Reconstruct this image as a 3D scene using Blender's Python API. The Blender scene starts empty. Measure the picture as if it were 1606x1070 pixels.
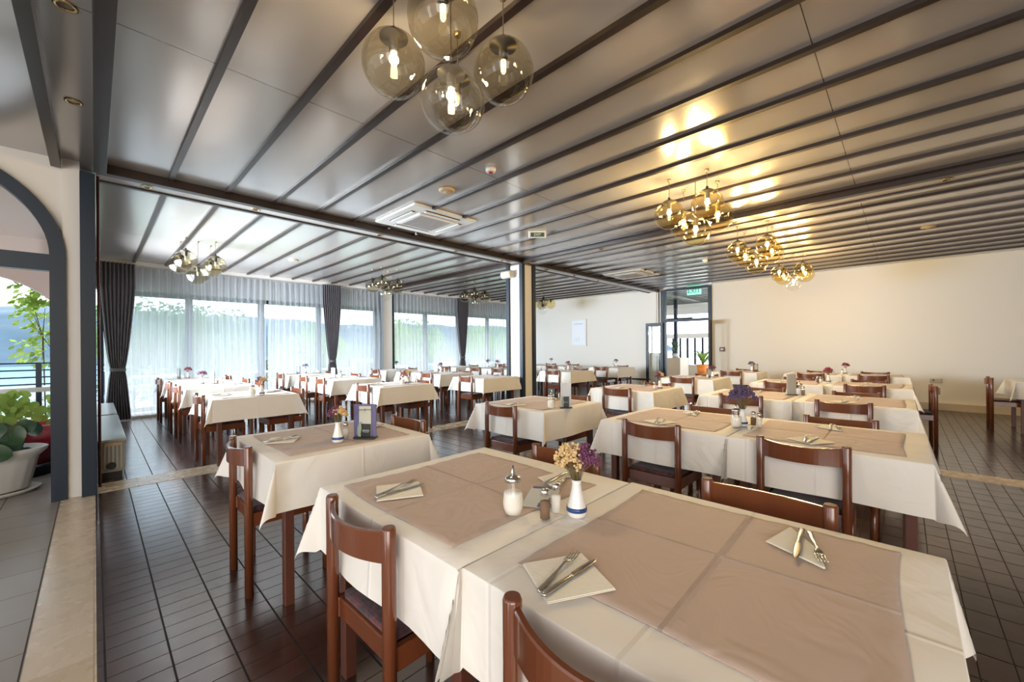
import bpy, bmesh, math, random
from mathutils import Vector, Matrix
random.seed(7)
PI = math.pi
scene = bpy.context.scene
C = scene.collection

# ---------------------------------------------------------------- camera
cam_d = bpy.data.cameras.new('camera'); cam = bpy.data.objects.new('camera', cam_d); C.objects.link(cam)
cam_d.sensor_fit = 'HORIZONTAL'; cam_d.sensor_width = 36.0
cam_d.lens = 36.0 * 634.7 / 1606.0
cam_d.shift_y = (545.7 - 535.0) / 1606.0
cam_d.clip_start = 0.05; cam_d.clip_end = 3000
yaw = math.radians(44.1); roll = math.radians(-0.443)
F = Vector((math.cos(yaw), math.sin(yaw), 0)); R0 = Vector((math.sin(yaw), -math.cos(yaw), 0)); U0 = Vector((0, 0, 1))
Rv = math.cos(roll) * R0 + math.sin(roll) * U0; Uv = -math.sin(roll) * R0 + math.cos(roll) * U0
cam.matrix_world = Matrix(((Rv.x, Uv.x, -F.x, 0), (Rv.y, Uv.y, -F.y, 0), (Rv.z, Uv.z, -F.z, 1.3), (0, 0, 0, 1)))
scene.camera = cam

# ---------------------------------------------------------------- world, sun, exposure
vs = scene.view_settings
vs.view_transform = 'Standard'; vs.look = 'None'; vs.gamma = 1.0; vs.exposure = 0.2
try: vs.use_curve_mapping = False
except Exception: pass
scene.cycles.transparent_max_bounces = 32
scene.cycles.max_bounces = 10
scene.cycles.diffuse_bounces = 6
scene.cycles.sample_clamp_indirect = 6.0
scene.cycles.caustics_reflective = False
scene.cycles.caustics_refractive = False
w = bpy.data.worlds.new('sky'); scene.world = w; w.use_nodes = True
wn = w.node_tree; bg = wn.nodes['Background']
tc = wn.nodes.new('ShaderNodeTexCoord'); sx = wn.nodes.new('ShaderNodeSeparateXYZ'); cr = wn.nodes.new('ShaderNodeValToRGB')
wn.links.new(tc.outputs['Generated'], sx.inputs[0]); wn.links.new(sx.outputs['Z'], cr.inputs[0]); wn.links.new(cr.outputs[0], bg.inputs[0])
cr.color_ramp.elements[0].position = 0.0; cr.color_ramp.elements[0].color = (0.93, 0.97, 1.0, 1)
cr.color_ramp.elements[1].position = 0.7; cr.color_ramp.elements[1].color = (0.55, 0.74, 1.0, 1)
WORLD = 4.6
bg.inputs[1].default_value = WORLD
sun_d = bpy.data.lights.new('sun', 'SUN'); sun_d.energy = 7.0; sun_d.angle = math.radians(35.0); sun_d.color = (1, .95, .86)
sun = bpy.data.objects.new('sun', sun_d); C.objects.link(sun)
sun.rotation_euler = Vector((-0.25, -1.0, -0.95)).to_track_quat('-Z', 'Y').to_euler()
sun.location = (0, 0, 30)

def area(name, loc, direction, sx_, sy_, power, col):
    d = bpy.data.lights.new(name, 'AREA'); d.shape = 'RECTANGLE'; d.size = sx_; d.size_y = sy_; d.energy = power; d.color = col
    o = bpy.data.objects.new(name, d); C.objects.link(o); o.location = loc
    o.rotation_euler = Vector(direction).to_track_quat('-Z', 'Y').to_euler()
    return o
# added unseen fill lights behind the camera and outside the left bay wall
area('window_daylight', (-2.6, 1.0, 1.7), (1, 0.12, -0.05), 5.5, 2.3, 45, (0.95, 0.97, 1.0))
area('window_daylight', (-2.6, -2.6, 1.6), (0.55, 1, -0.03), 4.0, 2.2, 190, (1.0, 0.93, 0.85))
_a = area('window_daylight', (-0.12, 7.9, 1.75), (1, -0.22, 0.10), 3.4, 1.6, 450, (0.86, 0.93, 1.0)); _a.data.spread = math.radians(125)
LAMP = 20.0

# ---------------------------------------------------------------- materials
MATS = {}
def nodes_of(m): return m.node_tree.nodes, m.node_tree.links
def mat(name, col, rough=0.5, metal=0.0, bump=None, var=None, coat=0.0, spec=0.5, alpha=1.0, emis=None, estr=0.0, sheen=0.0):
    if name in MATS: return MATS[name]
    m = bpy.data.materials.new(name); m.use_nodes = True
    n, l = nodes_of(m); b = n['Principled BSDF']
    b.inputs['Base Color'].default_value = (*col, 1); b.inputs['Roughness'].default_value = rough
    b.inputs['Metallic'].default_value = metal; b.inputs['Specular IOR Level'].default_value = spec
    b.inputs['Coat Weight'].default_value = coat; b.inputs['Coat Roughness'].default_value = 0.12
    b.inputs['Alpha'].default_value = alpha
    if sheen: b.inputs['Sheen Weight'].default_value = sheen
    if emis: b.inputs['Emission Color'].default_value = (*emis, 1); b.inputs['Emission Strength'].default_value = estr
    if var or bump:
        t = n.new('ShaderNodeTexCoord')
    if var:
        sc, amt, stretch = var
        mp = n.new('ShaderNodeMapping'); mp.inputs['Scale'].default_value = stretch; l.new(t.outputs['Object'], mp.inputs[0])
        no = n.new('ShaderNodeTexNoise'); no.inputs['Scale'].default_value = sc; no.inputs['Detail'].default_value = 4; l.new(mp.outputs[0], no.inputs[0])
        mx = n.new('ShaderNodeMix'); mx.data_type = 'RGBA'; l.new(no.outputs['Fac'], mx.inputs[0])
        mx.inputs[6].default_value = (*[c * (1 - amt) for c in col], 1); mx.inputs[7].default_value = (*[min(1, c * (1 + amt)) for c in col], 1)
        l.new(mx.outputs[2], b.inputs['Base Color'])
    if bump:
        sc, strg = bump
        no = n.new('ShaderNodeTexNoise'); no.inputs['Scale'].default_value = sc; no.inputs['Detail'].default_value = 3; l.new(t.outputs['Object'], no.inputs[0])
        bp = n.new('ShaderNodeBump'); bp.inputs['Strength'].default_value = strg; bp.inputs['Distance'].default_value = 0.01
        l.new(no.outputs['Fac'], bp.inputs['Height']); l.new(bp.outputs[0], b.inputs['Normal'])
    MATS[name] = m
    return m

def math_node(n, l, op, a, b=None):
    x = n.new('ShaderNodeMath'); x.operation = op
    for i, v in enumerate((a, b)):
        if v is None: continue
        if isinstance(v, (int, float)): x.inputs[i].default_value = v
        else: l.new(v, x.inputs[i])
    return x.outputs[0]

def thin_glass(name, tint, trans=0.7, rough=0.02):
    m = bpy.data.materials.new(name); m.use_nodes = True; n, l = nodes_of(m)
    n.remove(n['Principled BSDF']); out = n['Material Output']
    tr = n.new('ShaderNodeBsdfTransparent'); tr.inputs[0].default_value = (*tint, 1)
    gl = n.new('ShaderNodeBsdfGlossy'); gl.inputs['Roughness'].default_value = rough; gl.inputs[0].default_value = (1, 1, 1, 1)
    fr = n.new('ShaderNodeLayerWeight'); fr.inputs[0].default_value = 0.5
    f1 = math_node(n, l, 'POWER', fr.outputs['Facing'], 4.5)
    f2 = math_node(n, l, 'MULTIPLY_ADD', f1, trans); f2.node.inputs[2].default_value = 0.035
    mx = n.new('ShaderNodeMixShader'); l.new(f2, mx.inputs[0]); l.new(tr.outputs[0], mx.inputs[1]); l.new(gl.outputs[0], mx.inputs[2])
    l.new(mx.outputs[0], out.inputs[0]); return m

# floor: brown stack-bonded tiles 0.197 x 0.108
def floor_mat(name, cols, px, py, grout, gw, rough, ox=0.0, oy=0.0, ior=1.5, cloud=0.35, bstr=0.35):
    m = bpy.data.materials.new(name); m.use_nodes = True; n, l = nodes_of(m); b = n['Principled BSDF']
    t = n.new('ShaderNodeTexCoord'); s = n.new('ShaderNodeSeparateXYZ'); l.new(t.outputs['Object'], s.inputs[0])
    X = math_node(n, l, 'ADD', s.outputs[0], 100.0 - ox); Y = math_node(n, l, 'ADD', s.outputs[1], 100.0 - oy)
    fx = math_node(n, l, 'DIVIDE', X, px); fy = math_node(n, l, 'DIVIDE', Y, py)
    ax = math_node(n, l, 'FRACT', fx); ay = math_node(n, l, 'FRACT', fy)
    ex = math_node(n, l, 'LESS_THAN', ax, gw / px * 1.05); ey = math_node(n, l, 'LESS_THAN', ay, gw * .6 / py)
    g = math_node(n, l, 'MAXIMUM', ex, ey)
    ix = math_node(n, l, 'FLOOR', fx); iy = math_node(n, l, 'FLOOR', fy)
    cb = n.new('ShaderNodeCombineXYZ'); l.new(ix, cb.inputs[0]); l.new(iy, cb.inputs[1])
    wn_ = n.new('ShaderNodeTexWhiteNoise'); wn_.noise_dimensions = '2D'; l.new(cb.outputs[0], wn_.inputs[0])
    mx = n.new('ShaderNodeMix'); mx.data_type = 'RGBA'; l.new(wn_.outputs[0], mx.inputs[0])
    mx.inputs[6].default_value = (*cols[0], 1); mx.inputs[7].default_value = (*cols[1], 1)
    no = n.new('ShaderNodeTexNoise'); no.inputs['Scale'].default_value = 9; no.inputs['Detail'].default_value = 5; l.new(t.outputs['Object'], no.inputs[0])
    m3 = n.new('ShaderNodeMix'); m3.data_type = 'RGBA'; m3.blend_type = 'MULTIPLY'; m3.inputs[0].default_value = cloud
    l.new(mx.outputs[2], m3.inputs[6]); l.new(no.outputs['Fac'], m3.inputs[7])
    m2 = n.new('ShaderNodeMix'); m2.data_type = 'RGBA'; l.new(g, m2.inputs[0]); l.new(m3.outputs[2], m2.inputs[6]); m2.inputs[7].default_value = (*grout, 1)
    l.new(m2.outputs[2], b.inputs['Base Color'])
    rr = math_node(n, l, 'MULTIPLY_ADD', no.outputs['Fac'], 0.18); rr.node.inputs[2].default_value = rough
    rg = math_node(n, l, 'MULTIPLY_ADD', g, 0.45); l.new(rr, rg.node.inputs[2]); l.new(rg, b.inputs['Roughness'])
    sp = math_node(n, l, 'MULTIPLY_ADD', g, -0.45); sp.node.inputs[2].default_value = 0.5; l.new(sp, b.inputs['Specular IOR Level'])
    hh = math_node(n, l, 'MULTIPLY_ADD', g, -1.0); hh.node.inputs[2].default_value = 1.0
    h2 = math_node(n, l, 'MULTIPLY_ADD', wn_.outputs[0], 0.5); l.new(hh, h2.node.inputs[2])
    h3 = math_node(n, l, 'MULTIPLY_ADD', no.outputs['Fac'], 0.5); l.new(h2, h3.node.inputs[2])
    bp = n.new('ShaderNodeBump'); bp.inputs['Strength'].default_value = bstr; bp.inputs['Distance'].default_value = 0.004
    l.new(h3, bp.inputs['Height']); l.new(bp.outputs[0], b.inputs['Normal'])
    b.inputs['IOR'].default_value = ior
    return m
M_tile = floor_mat('brown_tile', ((0.038, 0.016, 0.013), (0.062, 0.027, 0.021)), 0.197, 0.108, (0.012, 0.009, 0.009), 0.007, 0.12, 0.141, 0.0, 2.35)
M_stone = floor_mat('terrace_tile', ((0.22, 0.19, 0.16), (0.27, 0.235, 0.20)), 0.33, 0.33, (0.07, 0.06, 0.05), 0.006, 0.3, -0.21, 0.1, 1.5, 0.2)
M_marble = floor_mat('cream_strip', ((0.50, 0.40, 0.28), (0.58, 0.48, 0.36)), 0.30, 0.42, (0.30, 0.24, 0.17), 0.003, 0.18, -0.21, 0.0, 1.5, 0.08, 0.08)

# ceiling: lacquered panels with thin seams
def ceiling_mat():
    m = bpy.data.materials.new('ceiling_panel'); m.use_nodes = True; n, l = nodes_of(m); b = n['Principled BSDF']
    t = n.new('ShaderNodeTexCoord'); s = n.new('ShaderNodeSeparateXYZ'); l.new(t.outputs['Object'], s.inputs[0])
    a = math_node(n, l, 'ADD', s.outputs[1], 25.6 - 0.36); f = math_node(n, l, 'FRACT', math_node(n, l, 'DIVIDE', a, 2.56))
    g = math_node(n, l, 'LESS_THAN', f, 0.0022)
    mx = n.new('ShaderNodeMix'); mx.data_type = 'RGBA'; l.new(g, mx.inputs[0]); mx.inputs[6].default_value = (0.52, 0.49, 0.47, 1); mx.inputs[7].default_value = (0.08, 0.05, 0.04, 1)
    l.new(mx.outputs[2], b.inputs['Base Color']); b.inputs['Roughness'].default_value = 0.18; b.inputs['IOR'].default_value = 2.1; b.inputs['Metallic'].default_value = 0.3
    no = n.new('ShaderNodeTexNoise'); no.inputs['Scale'].default_value = 1.3; l.new(t.outputs['Object'], no.inputs[0])
    bp = n.new('ShaderNodeBump'); bp.inputs['Strength'].default_value = 0.05; bp.inputs['Distance'].default_value = 0.02
    l.new(no.outputs['Fac'], bp.inputs['Height']); l.new(bp.outputs[0], b.inputs['Normal'])
    return m
M_ceil = ceiling_mat()
M_wall = mat('wall_paint', (0.80, 0.77, 0.72), 0.65, bump=(60, 0.05))
M_dark = mat('dark_frame', (0.010, 0.020, 0.036), 0.4, spec=0.35)  # blue tint of reflection and flare put into the base colour
M_slat = mat('slat_wood', (0.022, 0.012, 0.009), 0.33, var=(8, 0.3, (1, .1, 1)))
M_wood = mat('chair_wood', (0.14, 0.040, 0.015), 0.2, var=(9, 0.3, (1, 1, 0.15)), coat=0.5)
M_woodd = mat('table_wood', (0.10, 0.035, 0.022), 0.35, var=(10, 0.3, (1, 1, .2)))
M_chrome = mat('chrome', (0.62, 0.61, 0.60), 0.16, 1.0)
M_steel = mat('steel', (0.60, 0.58, 0.55), 0.2, 1.0)
M_porc = mat('porcelain', (0.82, 0.82, 0.80), 0.15, coat=0.4)
M_blue = mat('blue_glaze', (0.02, 0.06, 0.22), 0.2, coat=0.4)
M_sugar = mat('sugar', (0.85, 0.82, 0.76), 0.8)
M_pepper = mat('pepper_dust', (0.20, 0.12, 0.07), 0.8, var=(400, 0.4, (1, 1, 1)))
M_glass = thin_glass('clear_glass', (0.98, 0.98, 0.97), 0.6)
M_pane = thin_glass('window_glass', (0.96, 0.98, 0.98), 0.5)
M_amber = thin_glass('amber_glass', (0.95, 0.86, 0.62), 0.7)
M_smoke = thin_glass('smoke_glass', (0.80, 0.76, 0.66), 0.7)
M_white = mat('white_plastic', (0.80, 0.79, 0.77), 0.35)
M_tan = mat('tan_plastic', (0.55, 0.42, 0.27), 0.45)
M_black = mat('black_plastic', (0.015, 0.017, 0.018), 0.3)
M_brass = mat('brass', (0.75, 0.55, 0.25), 0.25, 1.0)
M_paper = mat('paper', (0.80, 0.79, 0.75), 0.8)
M_grey = mat('grey_metal', (0.40, 0.42, 0.41), 0.35, 0.4)
M_drape = mat('grey_drape', (0.11, 0.10, 0.115), 0.85, sheen=0.3)
M_napkin = mat('napkin_paper', (0.84, 0.81, 0.72), 0.85, bump=(120, 0.15))
def leaf_mat(name, col):
    m = bpy.data.materials.new(name); m.use_nodes = True; n, l = nodes_of(m); n.remove(n['Principled BSDF'])
    t = n.new('ShaderNodeTexCoord'); no = n.new('ShaderNodeTexNoise'); no.inputs['Scale'].default_value = 1.1; no.inputs['Detail'].default_value = 4; l.new(t.outputs['Object'], no.inputs[0])
    c = n.new('ShaderNodeMix'); c.data_type = 'RGBA'; l.new(no.outputs['Fac'], c.inputs[0]); c.inputs[6].default_value = (*[q * .5 for q in col], 1); c.inputs[7].default_value = (*[min(1, q * 1.5) for q in col], 1)
    a = n.new('ShaderNodeBsdfDiffuse'); b = n.new('ShaderNodeBsdfTranslucent'); l.new(c.outputs[2], a.inputs[0]); l.new(c.outputs[2], b.inputs[0])
    mx = n.new('ShaderNodeMixShader'); l.new(a.outputs[0], mx.inputs[1]); l.new(b.outputs[0], mx.inputs[2]); l.new(mx.outputs[0], n['Material Output'].inputs[0]); return m
M_green = mat('leaf_green', (0.045, 0.13, 0.035), 0.4, var=(6, 0.5, (1, 1, 1)))
M_leafl = leaf_mat('leaf_light', (0.30, 0.42, 0.10))
M_leafm = leaf_mat('leaf_mid', (0.14, 0.22, 0.09))
M_bark = mat('bark', (0.12, 0.08, 0.05), 0.9)
M_purple = mat('blossom_purple', (0.17, 0.05, 0.12), 0.8)
M_lav = mat('blossom_lavender', (0.13, 0.09, 0.20), 0.8)
M_yellow = mat('blossom_yellow', (0.72, 0.52, 0.26), 0.8)
M_red = mat('blossom_red', (0.28, 0.03, 0.07), 0.8)
M_stem = mat('dry_stem', (0.22, 0.17, 0.08), 0.8)

def cloth_material(name, col, creases, bscale, bstr):
    m = bpy.data.materials.new(name); m.use_nodes = True; n, l = nodes_of(m); b = n['Principled BSDF']
    b.inputs['Base Color'].default_value = (*col, 1); b.inputs['Roughness'].default_value = 0.7
    b.inputs['Sheen Weight'].default_value = 0.2; b.inputs['Sheen Roughness'].default_value = 0.4
    t = n.new('ShaderNodeTexCoord'); s = n.new('ShaderNodeSeparateXYZ'); l.new(t.outputs['Object'], s.inputs[0])
    oi = n.new('ShaderNodeObjectInfo')
    rs = n.new('ShaderNodeVectorMath'); rs.operation = 'SCALE'; l.new(oi.outputs['Location'], rs.inputs[0]); rs.inputs[3].default_value = 3.7
    ad = n.new('ShaderNodeVectorMath'); ad.operation = 'ADD'; l.new(t.outputs['Object'], ad.inputs[0]); l.new(rs.outputs[0], ad.inputs[1])
    no = n.new('ShaderNodeTexNoise'); no.inputs['Scale'].default_value = bscale; no.inputs['Detail'].default_value = 2; no.inputs['Distortion'].default_value = 1.6
    l.new(ad.outputs[0], no.inputs[0])
    tot = math_node(n, l, 'MULTIPLY', no.outputs['Fac'], 1.6)
    for ax, pos, sign in creases:
        d = math_node(n, l, 'ABSOLUTE', math_node(n, l, 'SUBTRACT', s.outputs[ax], pos))
        d = math_node(n, l, 'MAXIMUM', math_node(n, l, 'SUBTRACT', 1.0, math_node(n, l, 'DIVIDE', d, 0.010)), 0.0)
        tot = math_node(n, l, 'ADD', tot, math_node(n, l, 'MULTIPLY', d, 0.42 * sign))
    bp = n.new('ShaderNodeBump'); bp.inputs['Strength'].default_value = bstr; bp.inputs['Distance'].default_value = 0.008
    l.new(tot, bp.inputs['Height']); l.new(bp.outputs[0], b.inputs['Normal'])
    return m
M_cloth = cloth_material('white_tablecloth', (0.80, 0.765, 0.71), ((0, 0.0, 1), (1, 0.0, 1), (1, .34, -1)), 4.2, 0.8)
M_runner = cloth_material('taupe_overlay', (0.47, 0.355, 0.29), ((0, 0.02, 1.6), (1, -0.01, 1.6)), 6.0, 1.0)

def seat_material():
    m = bpy.data.materials.new('wine_upholstery'); m.use_nodes = True; n, l = nodes_of(m); b = n['Principled BSDF']
    t = n.new('ShaderNodeTexCoord'); no = n.new('ShaderNodeTexNoise'); no.inputs['Scale'].default_value = 14; no.inputs['Distortion'].default_value = 2.5; no.inputs['Detail'].default_value = 3
    l.new(t.outputs['Object'], no.inputs[0]); c = n.new('ShaderNodeValToRGB'); l.new(no.outputs['Fac'], c.inputs[0])
    e = c.color_ramp.elements; e[0].position = .42; e[0].color = (0.025, 0.012, 0.018, 1); e[1].position = .62; e[1].color = (0.12, 0.022, 0.03, 1)
    x = c.color_ramp.elements.new(.52); x.color = (0.06, 0.018, 0.022, 1)
    l.new(c.outputs[0], b.inputs['Base Color']); b.inputs['Roughness'].default_value = 0.8; b.inputs['Sheen Weight'].default_value = 0.2
    return m
M_seat = seat_material()

def sheer_material():
    m = bpy.data.materials.new('sheer_voile'); m.use_nodes = True; n, l = nodes_of(m); n.remove(n['Principled BSDF']); out = n['Material Output']
    tr = n.new('ShaderNodeBsdfTransparent'); tr.inputs[0].default_value = (0.62, 0.68, 0.72, 1)
    tl = n.new('ShaderNodeBsdfTranslucent'); tl.inputs[0].default_value = (0.90, 0.93, 0.97, 1)
    df = n.new('ShaderNodeBsdfDiffuse'); df.inputs[0].default_value = (0.72, 0.75, 0.82, 1)
    a = n.new('ShaderNodeMixShader'); a.inputs[0].default_value = 0.45; l.new(tl.outputs[0], a.inputs[1]); l.new(df.outputs[0], a.inputs[2])
    lw = n.new('ShaderNodeLayerWeight'); lw.inputs[0].default_value = 0.35
    f = math_node(n, l, 'MULTIPLY_ADD', lw.outputs['Facing'], 0.55); f.node.inputs[2].default_value = 0.48
    mx = n.new('ShaderNodeMixShader'); l.new(f, mx.inputs[0]); l.new(tr.outputs[0], mx.inputs[1]); l.new(a.outputs[0], mx.inputs[2])
    l.new(mx.outputs[0], out.inputs[0]); return m
M_sheer = sheer_material()
def bulb_mat(name, col, s):
    return mat(name, (0.9, 0.85, 0.75), 0.4, emis=col, estr=s)
M_bulb = bulb_mat('bulb_lit', (1.0, 0.78, 0.40), 60.0)
M_bulbd = bulb_mat('bulb_dim', (1.0, 0.80, 0.45), 1.6)
M_bulbo = mat('bulb_off', (0.75, 0.74, 0.68), 0.4)

# ---------------------------------------------------------------- mesh helpers
class MB:
    def __init__(s): s.v = []; s.f = []; s.sm = []
    def add(s, vs_, fs, smooth=False):
        o = len(s.v); s.v += [tuple(p) for p in vs_]; s.f += [tuple(i + o for i in q) for q in fs]; s.sm += [smooth] * len(fs); return s
    def box(s, x0, y0, z0, x1, y1, z1, M=None, bev=0.0):
        if bev > 0:
            bm = bmesh.new(); bmesh.ops.create_cube(bm, size=1)
            for q in bm.verts: q.co = Vector(((x0 + x1) / 2 + q.co.x * (x1 - x0), (y0 + y1) / 2 + q.co.y * (y1 - y0), (z0 + z1) / 2 + q.co.z * (z1 - z0)))
            bmesh.ops.bevel(bm, geom=bm.edges[:], offset=bev, segments=2, affect='EDGES', profile=0.5)
            bm.verts.index_update(); vs_ = [q.co.copy() for q in bm.verts]; fs = [[q.index for q in f.verts] for f in bm.faces]; bm.free()
        else:
            vs_ = [Vector(p) for p in ((x0, y0, z0), (x1, y0, z0), (x1, y1, z0), (x0, y1, z0), (x0, y0, z1), (x1, y0, z1), (x1, y1, z1), (x0, y1, z1))]
            fs = [(0, 3, 2, 1), (4, 5, 6, 7), (0, 1, 5, 4), (1, 2, 6, 5), (2, 3, 7, 6), (3, 0, 4, 7)]
        if M: vs_ = [M @ p for p in vs_]
        return s.add(vs_, fs)
    def tube(s, pts, r, seg=8, cap=True, smooth=True):
        pts = [Vector(p) for p in pts]; rr = r if isinstance(r, (list, tuple)) else [r] * len(pts)
        vs_ = []; fs = []; up = Vector((0, 0, 1))
        for i, p in enumerate(pts):
            d = (pts[min(i + 1, len(pts) - 1)] - pts[max(i - 1, 0)]).normalized()
            a = d.cross(up)
            if a.length < 1e-3: a = Vector((1, 0, 0))
            a.normalize(); b = d.cross(a).normalized()
            for k in range(seg):
                t = 2 * PI * k / seg; vs_.append(p + (a * math.cos(t) + b * math.sin(t)) * rr[i])
        for i in range(len(pts) - 1):
            for k in range(seg):
                fs.append((i * seg + k, i * seg + (k + 1) % seg, (i + 1) * seg + (k + 1) % seg, (i + 1) * seg + k))
        s.add(vs_, fs, smooth)
        if cap:
            o = len(s.v) - len(vs_)
            s.f.append(tuple(o + k for k in reversed(range(seg)))); s.sm.append(False)
            s.f.append(tuple(o + (len(pts) - 1) * seg + k for k in range(seg))); s.sm.append(False)
        return s
    def lathe(s, prof, seg=24, cx=0, cy=0, sx=1, sy=1, smooth=True, closed=False):
        vs_ = []; fs = []
        for r, z in prof:
            for k in range(seg):
                t = 2 * PI * k / seg; vs_.append((cx + r * sx * math.cos(t), cy + r * sy * math.sin(t), z))
        for i in range(len(prof) - 1):
            for k in range(seg):
                fs.append((i * seg + k, i * seg + (k + 1) % seg, (i + 1) * seg + (k + 1) % seg, (i + 1) * seg + k))
        s.add(vs_, fs, smooth)
        return s
    def sphere(s, c, r, seg=24, rings=12, sx=1, sy=1, sz=1, smooth=True):
        prof = []
        vs_ = [(c[0], c[1], c[2] - r * sz)]; fs = []
        for i in range(1, rings):
            a = -PI / 2 + PI * i / rings
            for k in range(seg):
                t = 2 * PI * k / seg; vs_.append((c[0] + r * sx * math.cos(a) * math.cos(t), c[1] + r * sy * math.cos(a) * math.sin(t), c[2] + r * sz * math.sin(a)))
        vs_.append((c[0], c[1], c[2] + r * sz)); N = len(vs_) - 1
        for k in range(seg): fs.append((0, 1 + (k + 1) % seg, 1 + k))
        for i in range(rings - 2):
            for k in range(seg):
                a = 1 + i * seg; fs.append((a + k, a + (k + 1) % seg, a + seg + (k + 1) % seg, a + seg + k))
        a = 1 + (rings - 2) * seg
        for k in range(seg): fs.append((a + k, a + (k + 1) % seg, N))
        return s.add(vs_, fs, smooth)
    def prism(s, poly, z0, z1, M=None):
        n_ = len(poly); vs_ = [Vector((x, y, z0)) for x, y in poly] + [Vector((x, y, z1)) for x, y in poly]
        if M: vs_ = [M @ p for p in vs_]
        fs = [tuple(reversed(range(n_))), tuple(range(n_, 2 * n_))] + [(i, (i + 1) % n_, n_ + (i + 1) % n_, n_ + i) for i in range(n_)]
        return s.add(vs_, fs)
    def mesh(s, name, m, fix=True):
        me = bpy.data.meshes.new(name); me.from_pydata(s.v, [], s.f); me.polygons.foreach_set('use_smooth', s.sm)
        if fix:
            bm = bmesh.new(); bm.from_mesh(me); bmesh.ops.recalc_face_normals(bm, faces=bm.faces); bm.to_mesh(me); bm.free()
        me.materials.append(m); me.update(); return me
    def build(s, name, m, parent=None, loc=None, fix=True):
        return link(name, s.mesh(name, m, fix), parent, loc)
def link(name, me, parent=None, loc=None, rz=0):
    o = bpy.data.objects.new(name, me); C.objects.link(o)
    if parent: o.parent = parent
    if loc: o.location = loc
    if rz: o.rotation_euler = (0, 0, rz)
    return o
def tag(o, label=None, cat=None, group=None, kind=None):
    if label: o['label'] = label
    if cat: o['category'] = cat
    if group: o['group'] = group
    if kind: o['kind'] = kind
    return o
def thing(name, label, cat, loc=(0, 0, 0), rz=0, group=None):
    o = bpy.data.objects.new(name, None); C.objects.link(o); o.empty_display_size = 0.1
    o.location = loc; o.rotation_euler = (0, 0, rz); return tag(o, label, cat, group)
def copy_tree(o, parent=None):
    c = o.copy(); C.objects.link(c)
    if parent: c.parent = parent
    for ch in list(o.children): copy_tree(ch, c)
    return c
def struct(name, mb, m, parent=None):
    o = mb.build(name, m, parent)
    if not parent: tag(o, kind='structure')
    return o
class Proto:
    """first placement uses the original object, later ones copy it"""
    def __init__(s, make): s.make = make; s.root = None
    def place(s, loc, rz, label, group=None):
        if s.root is None: s.root = s.make(); o = s.root
        else: o = copy_tree(s.root)
        o.location = loc; o.rotation_euler = (0, 0, rz); o['label'] = label
        if group: o['group'] = group
        return o
def text_mesh(txt, size, m, name, parent, M, bold=0.0):
    cu = bpy.data.curves.new(name, 'FONT'); cu.body = txt; cu.size = size; cu.align_x = 'CENTER'; cu.align_y = 'CENTER'; cu.extrude = 0.0004; cu.offset = bold
    tmp = bpy.data.objects.new('tmp', cu); C.objects.link(tmp)
    dg = bpy.context.evaluated_depsgraph_get(); me = bpy.data.meshes.new_from_object(tmp.evaluated_get(dg)); bpy.data.objects.remove(tmp)
    me.transform(M); me.materials.clear(); me.materials.append(m)
    return link(name, me, parent)

H = 3.0
# ================================================================ SETTING
struct('floor', MB().box(0.0, -4.2, -0.12, 11.66, 10.62, 0.0), M_tile)
struct('trim_1', MB().box(-0.21, -4.2, -0.12, 0.0, 5.28, 0.002), M_marble)
struct('trim_2', MB().box(-0.2, 5.28, -0.05, 11.66, 5.64, 0.003), M_marble)
struct('trim_3', MB().box(5.82, -4.2, -0.05, 6.12, 5.28, 0.003), M_marble)
struct('floor', MB().box(-4.0, -4.2, -0.12, -0.21, 5.3, 0.0), M_stone)
struct('ceiling', MB().box(-4.0, -4.2, H, 11.8, 11.0, H + 0.1), M_ceil)
# back wall (x = 11.66) with the door opening y 3.77..5.05
struct('wall_back', MB().box(11.66, -4.2, 0, 11.85, 3.75, H).box(11.66, 5.3, 0, 11.85, 11.0, H), M_wall)
struct('wall_back', MB().box(11.69, 5.09, 0, 11.85, 5.3, H), M_wall)
wb = MB().box(-4.2, -4.4, 2.5, -4.0, 5.62, H).box(-4.2, -4.4, 0, -4.0, -3.2, 2.5)  # unseen wall added to cut light from the open side, gaps admit some sky
for y in (-3.2, 1.0): wb.box(-4.2, y, 0, -4.0, y + 3.3, 2.5)
wb.box(-4.2, 5.2, 0, -4.0, 5.62, 2.5)
struct('wall_behind', wb, M_wall)
struct('wall_right', MB().box(-4.0, -4.4, 0, 11.8, -4.2, H), M_wall)
struct('baseboard_back', MB().box(11.60, -4.2, 0.0, 11.66, 3.7, 0.14, bev=0.004), mat('base_stone', (0.55, 0.45, 0.31), 0.4))
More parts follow.
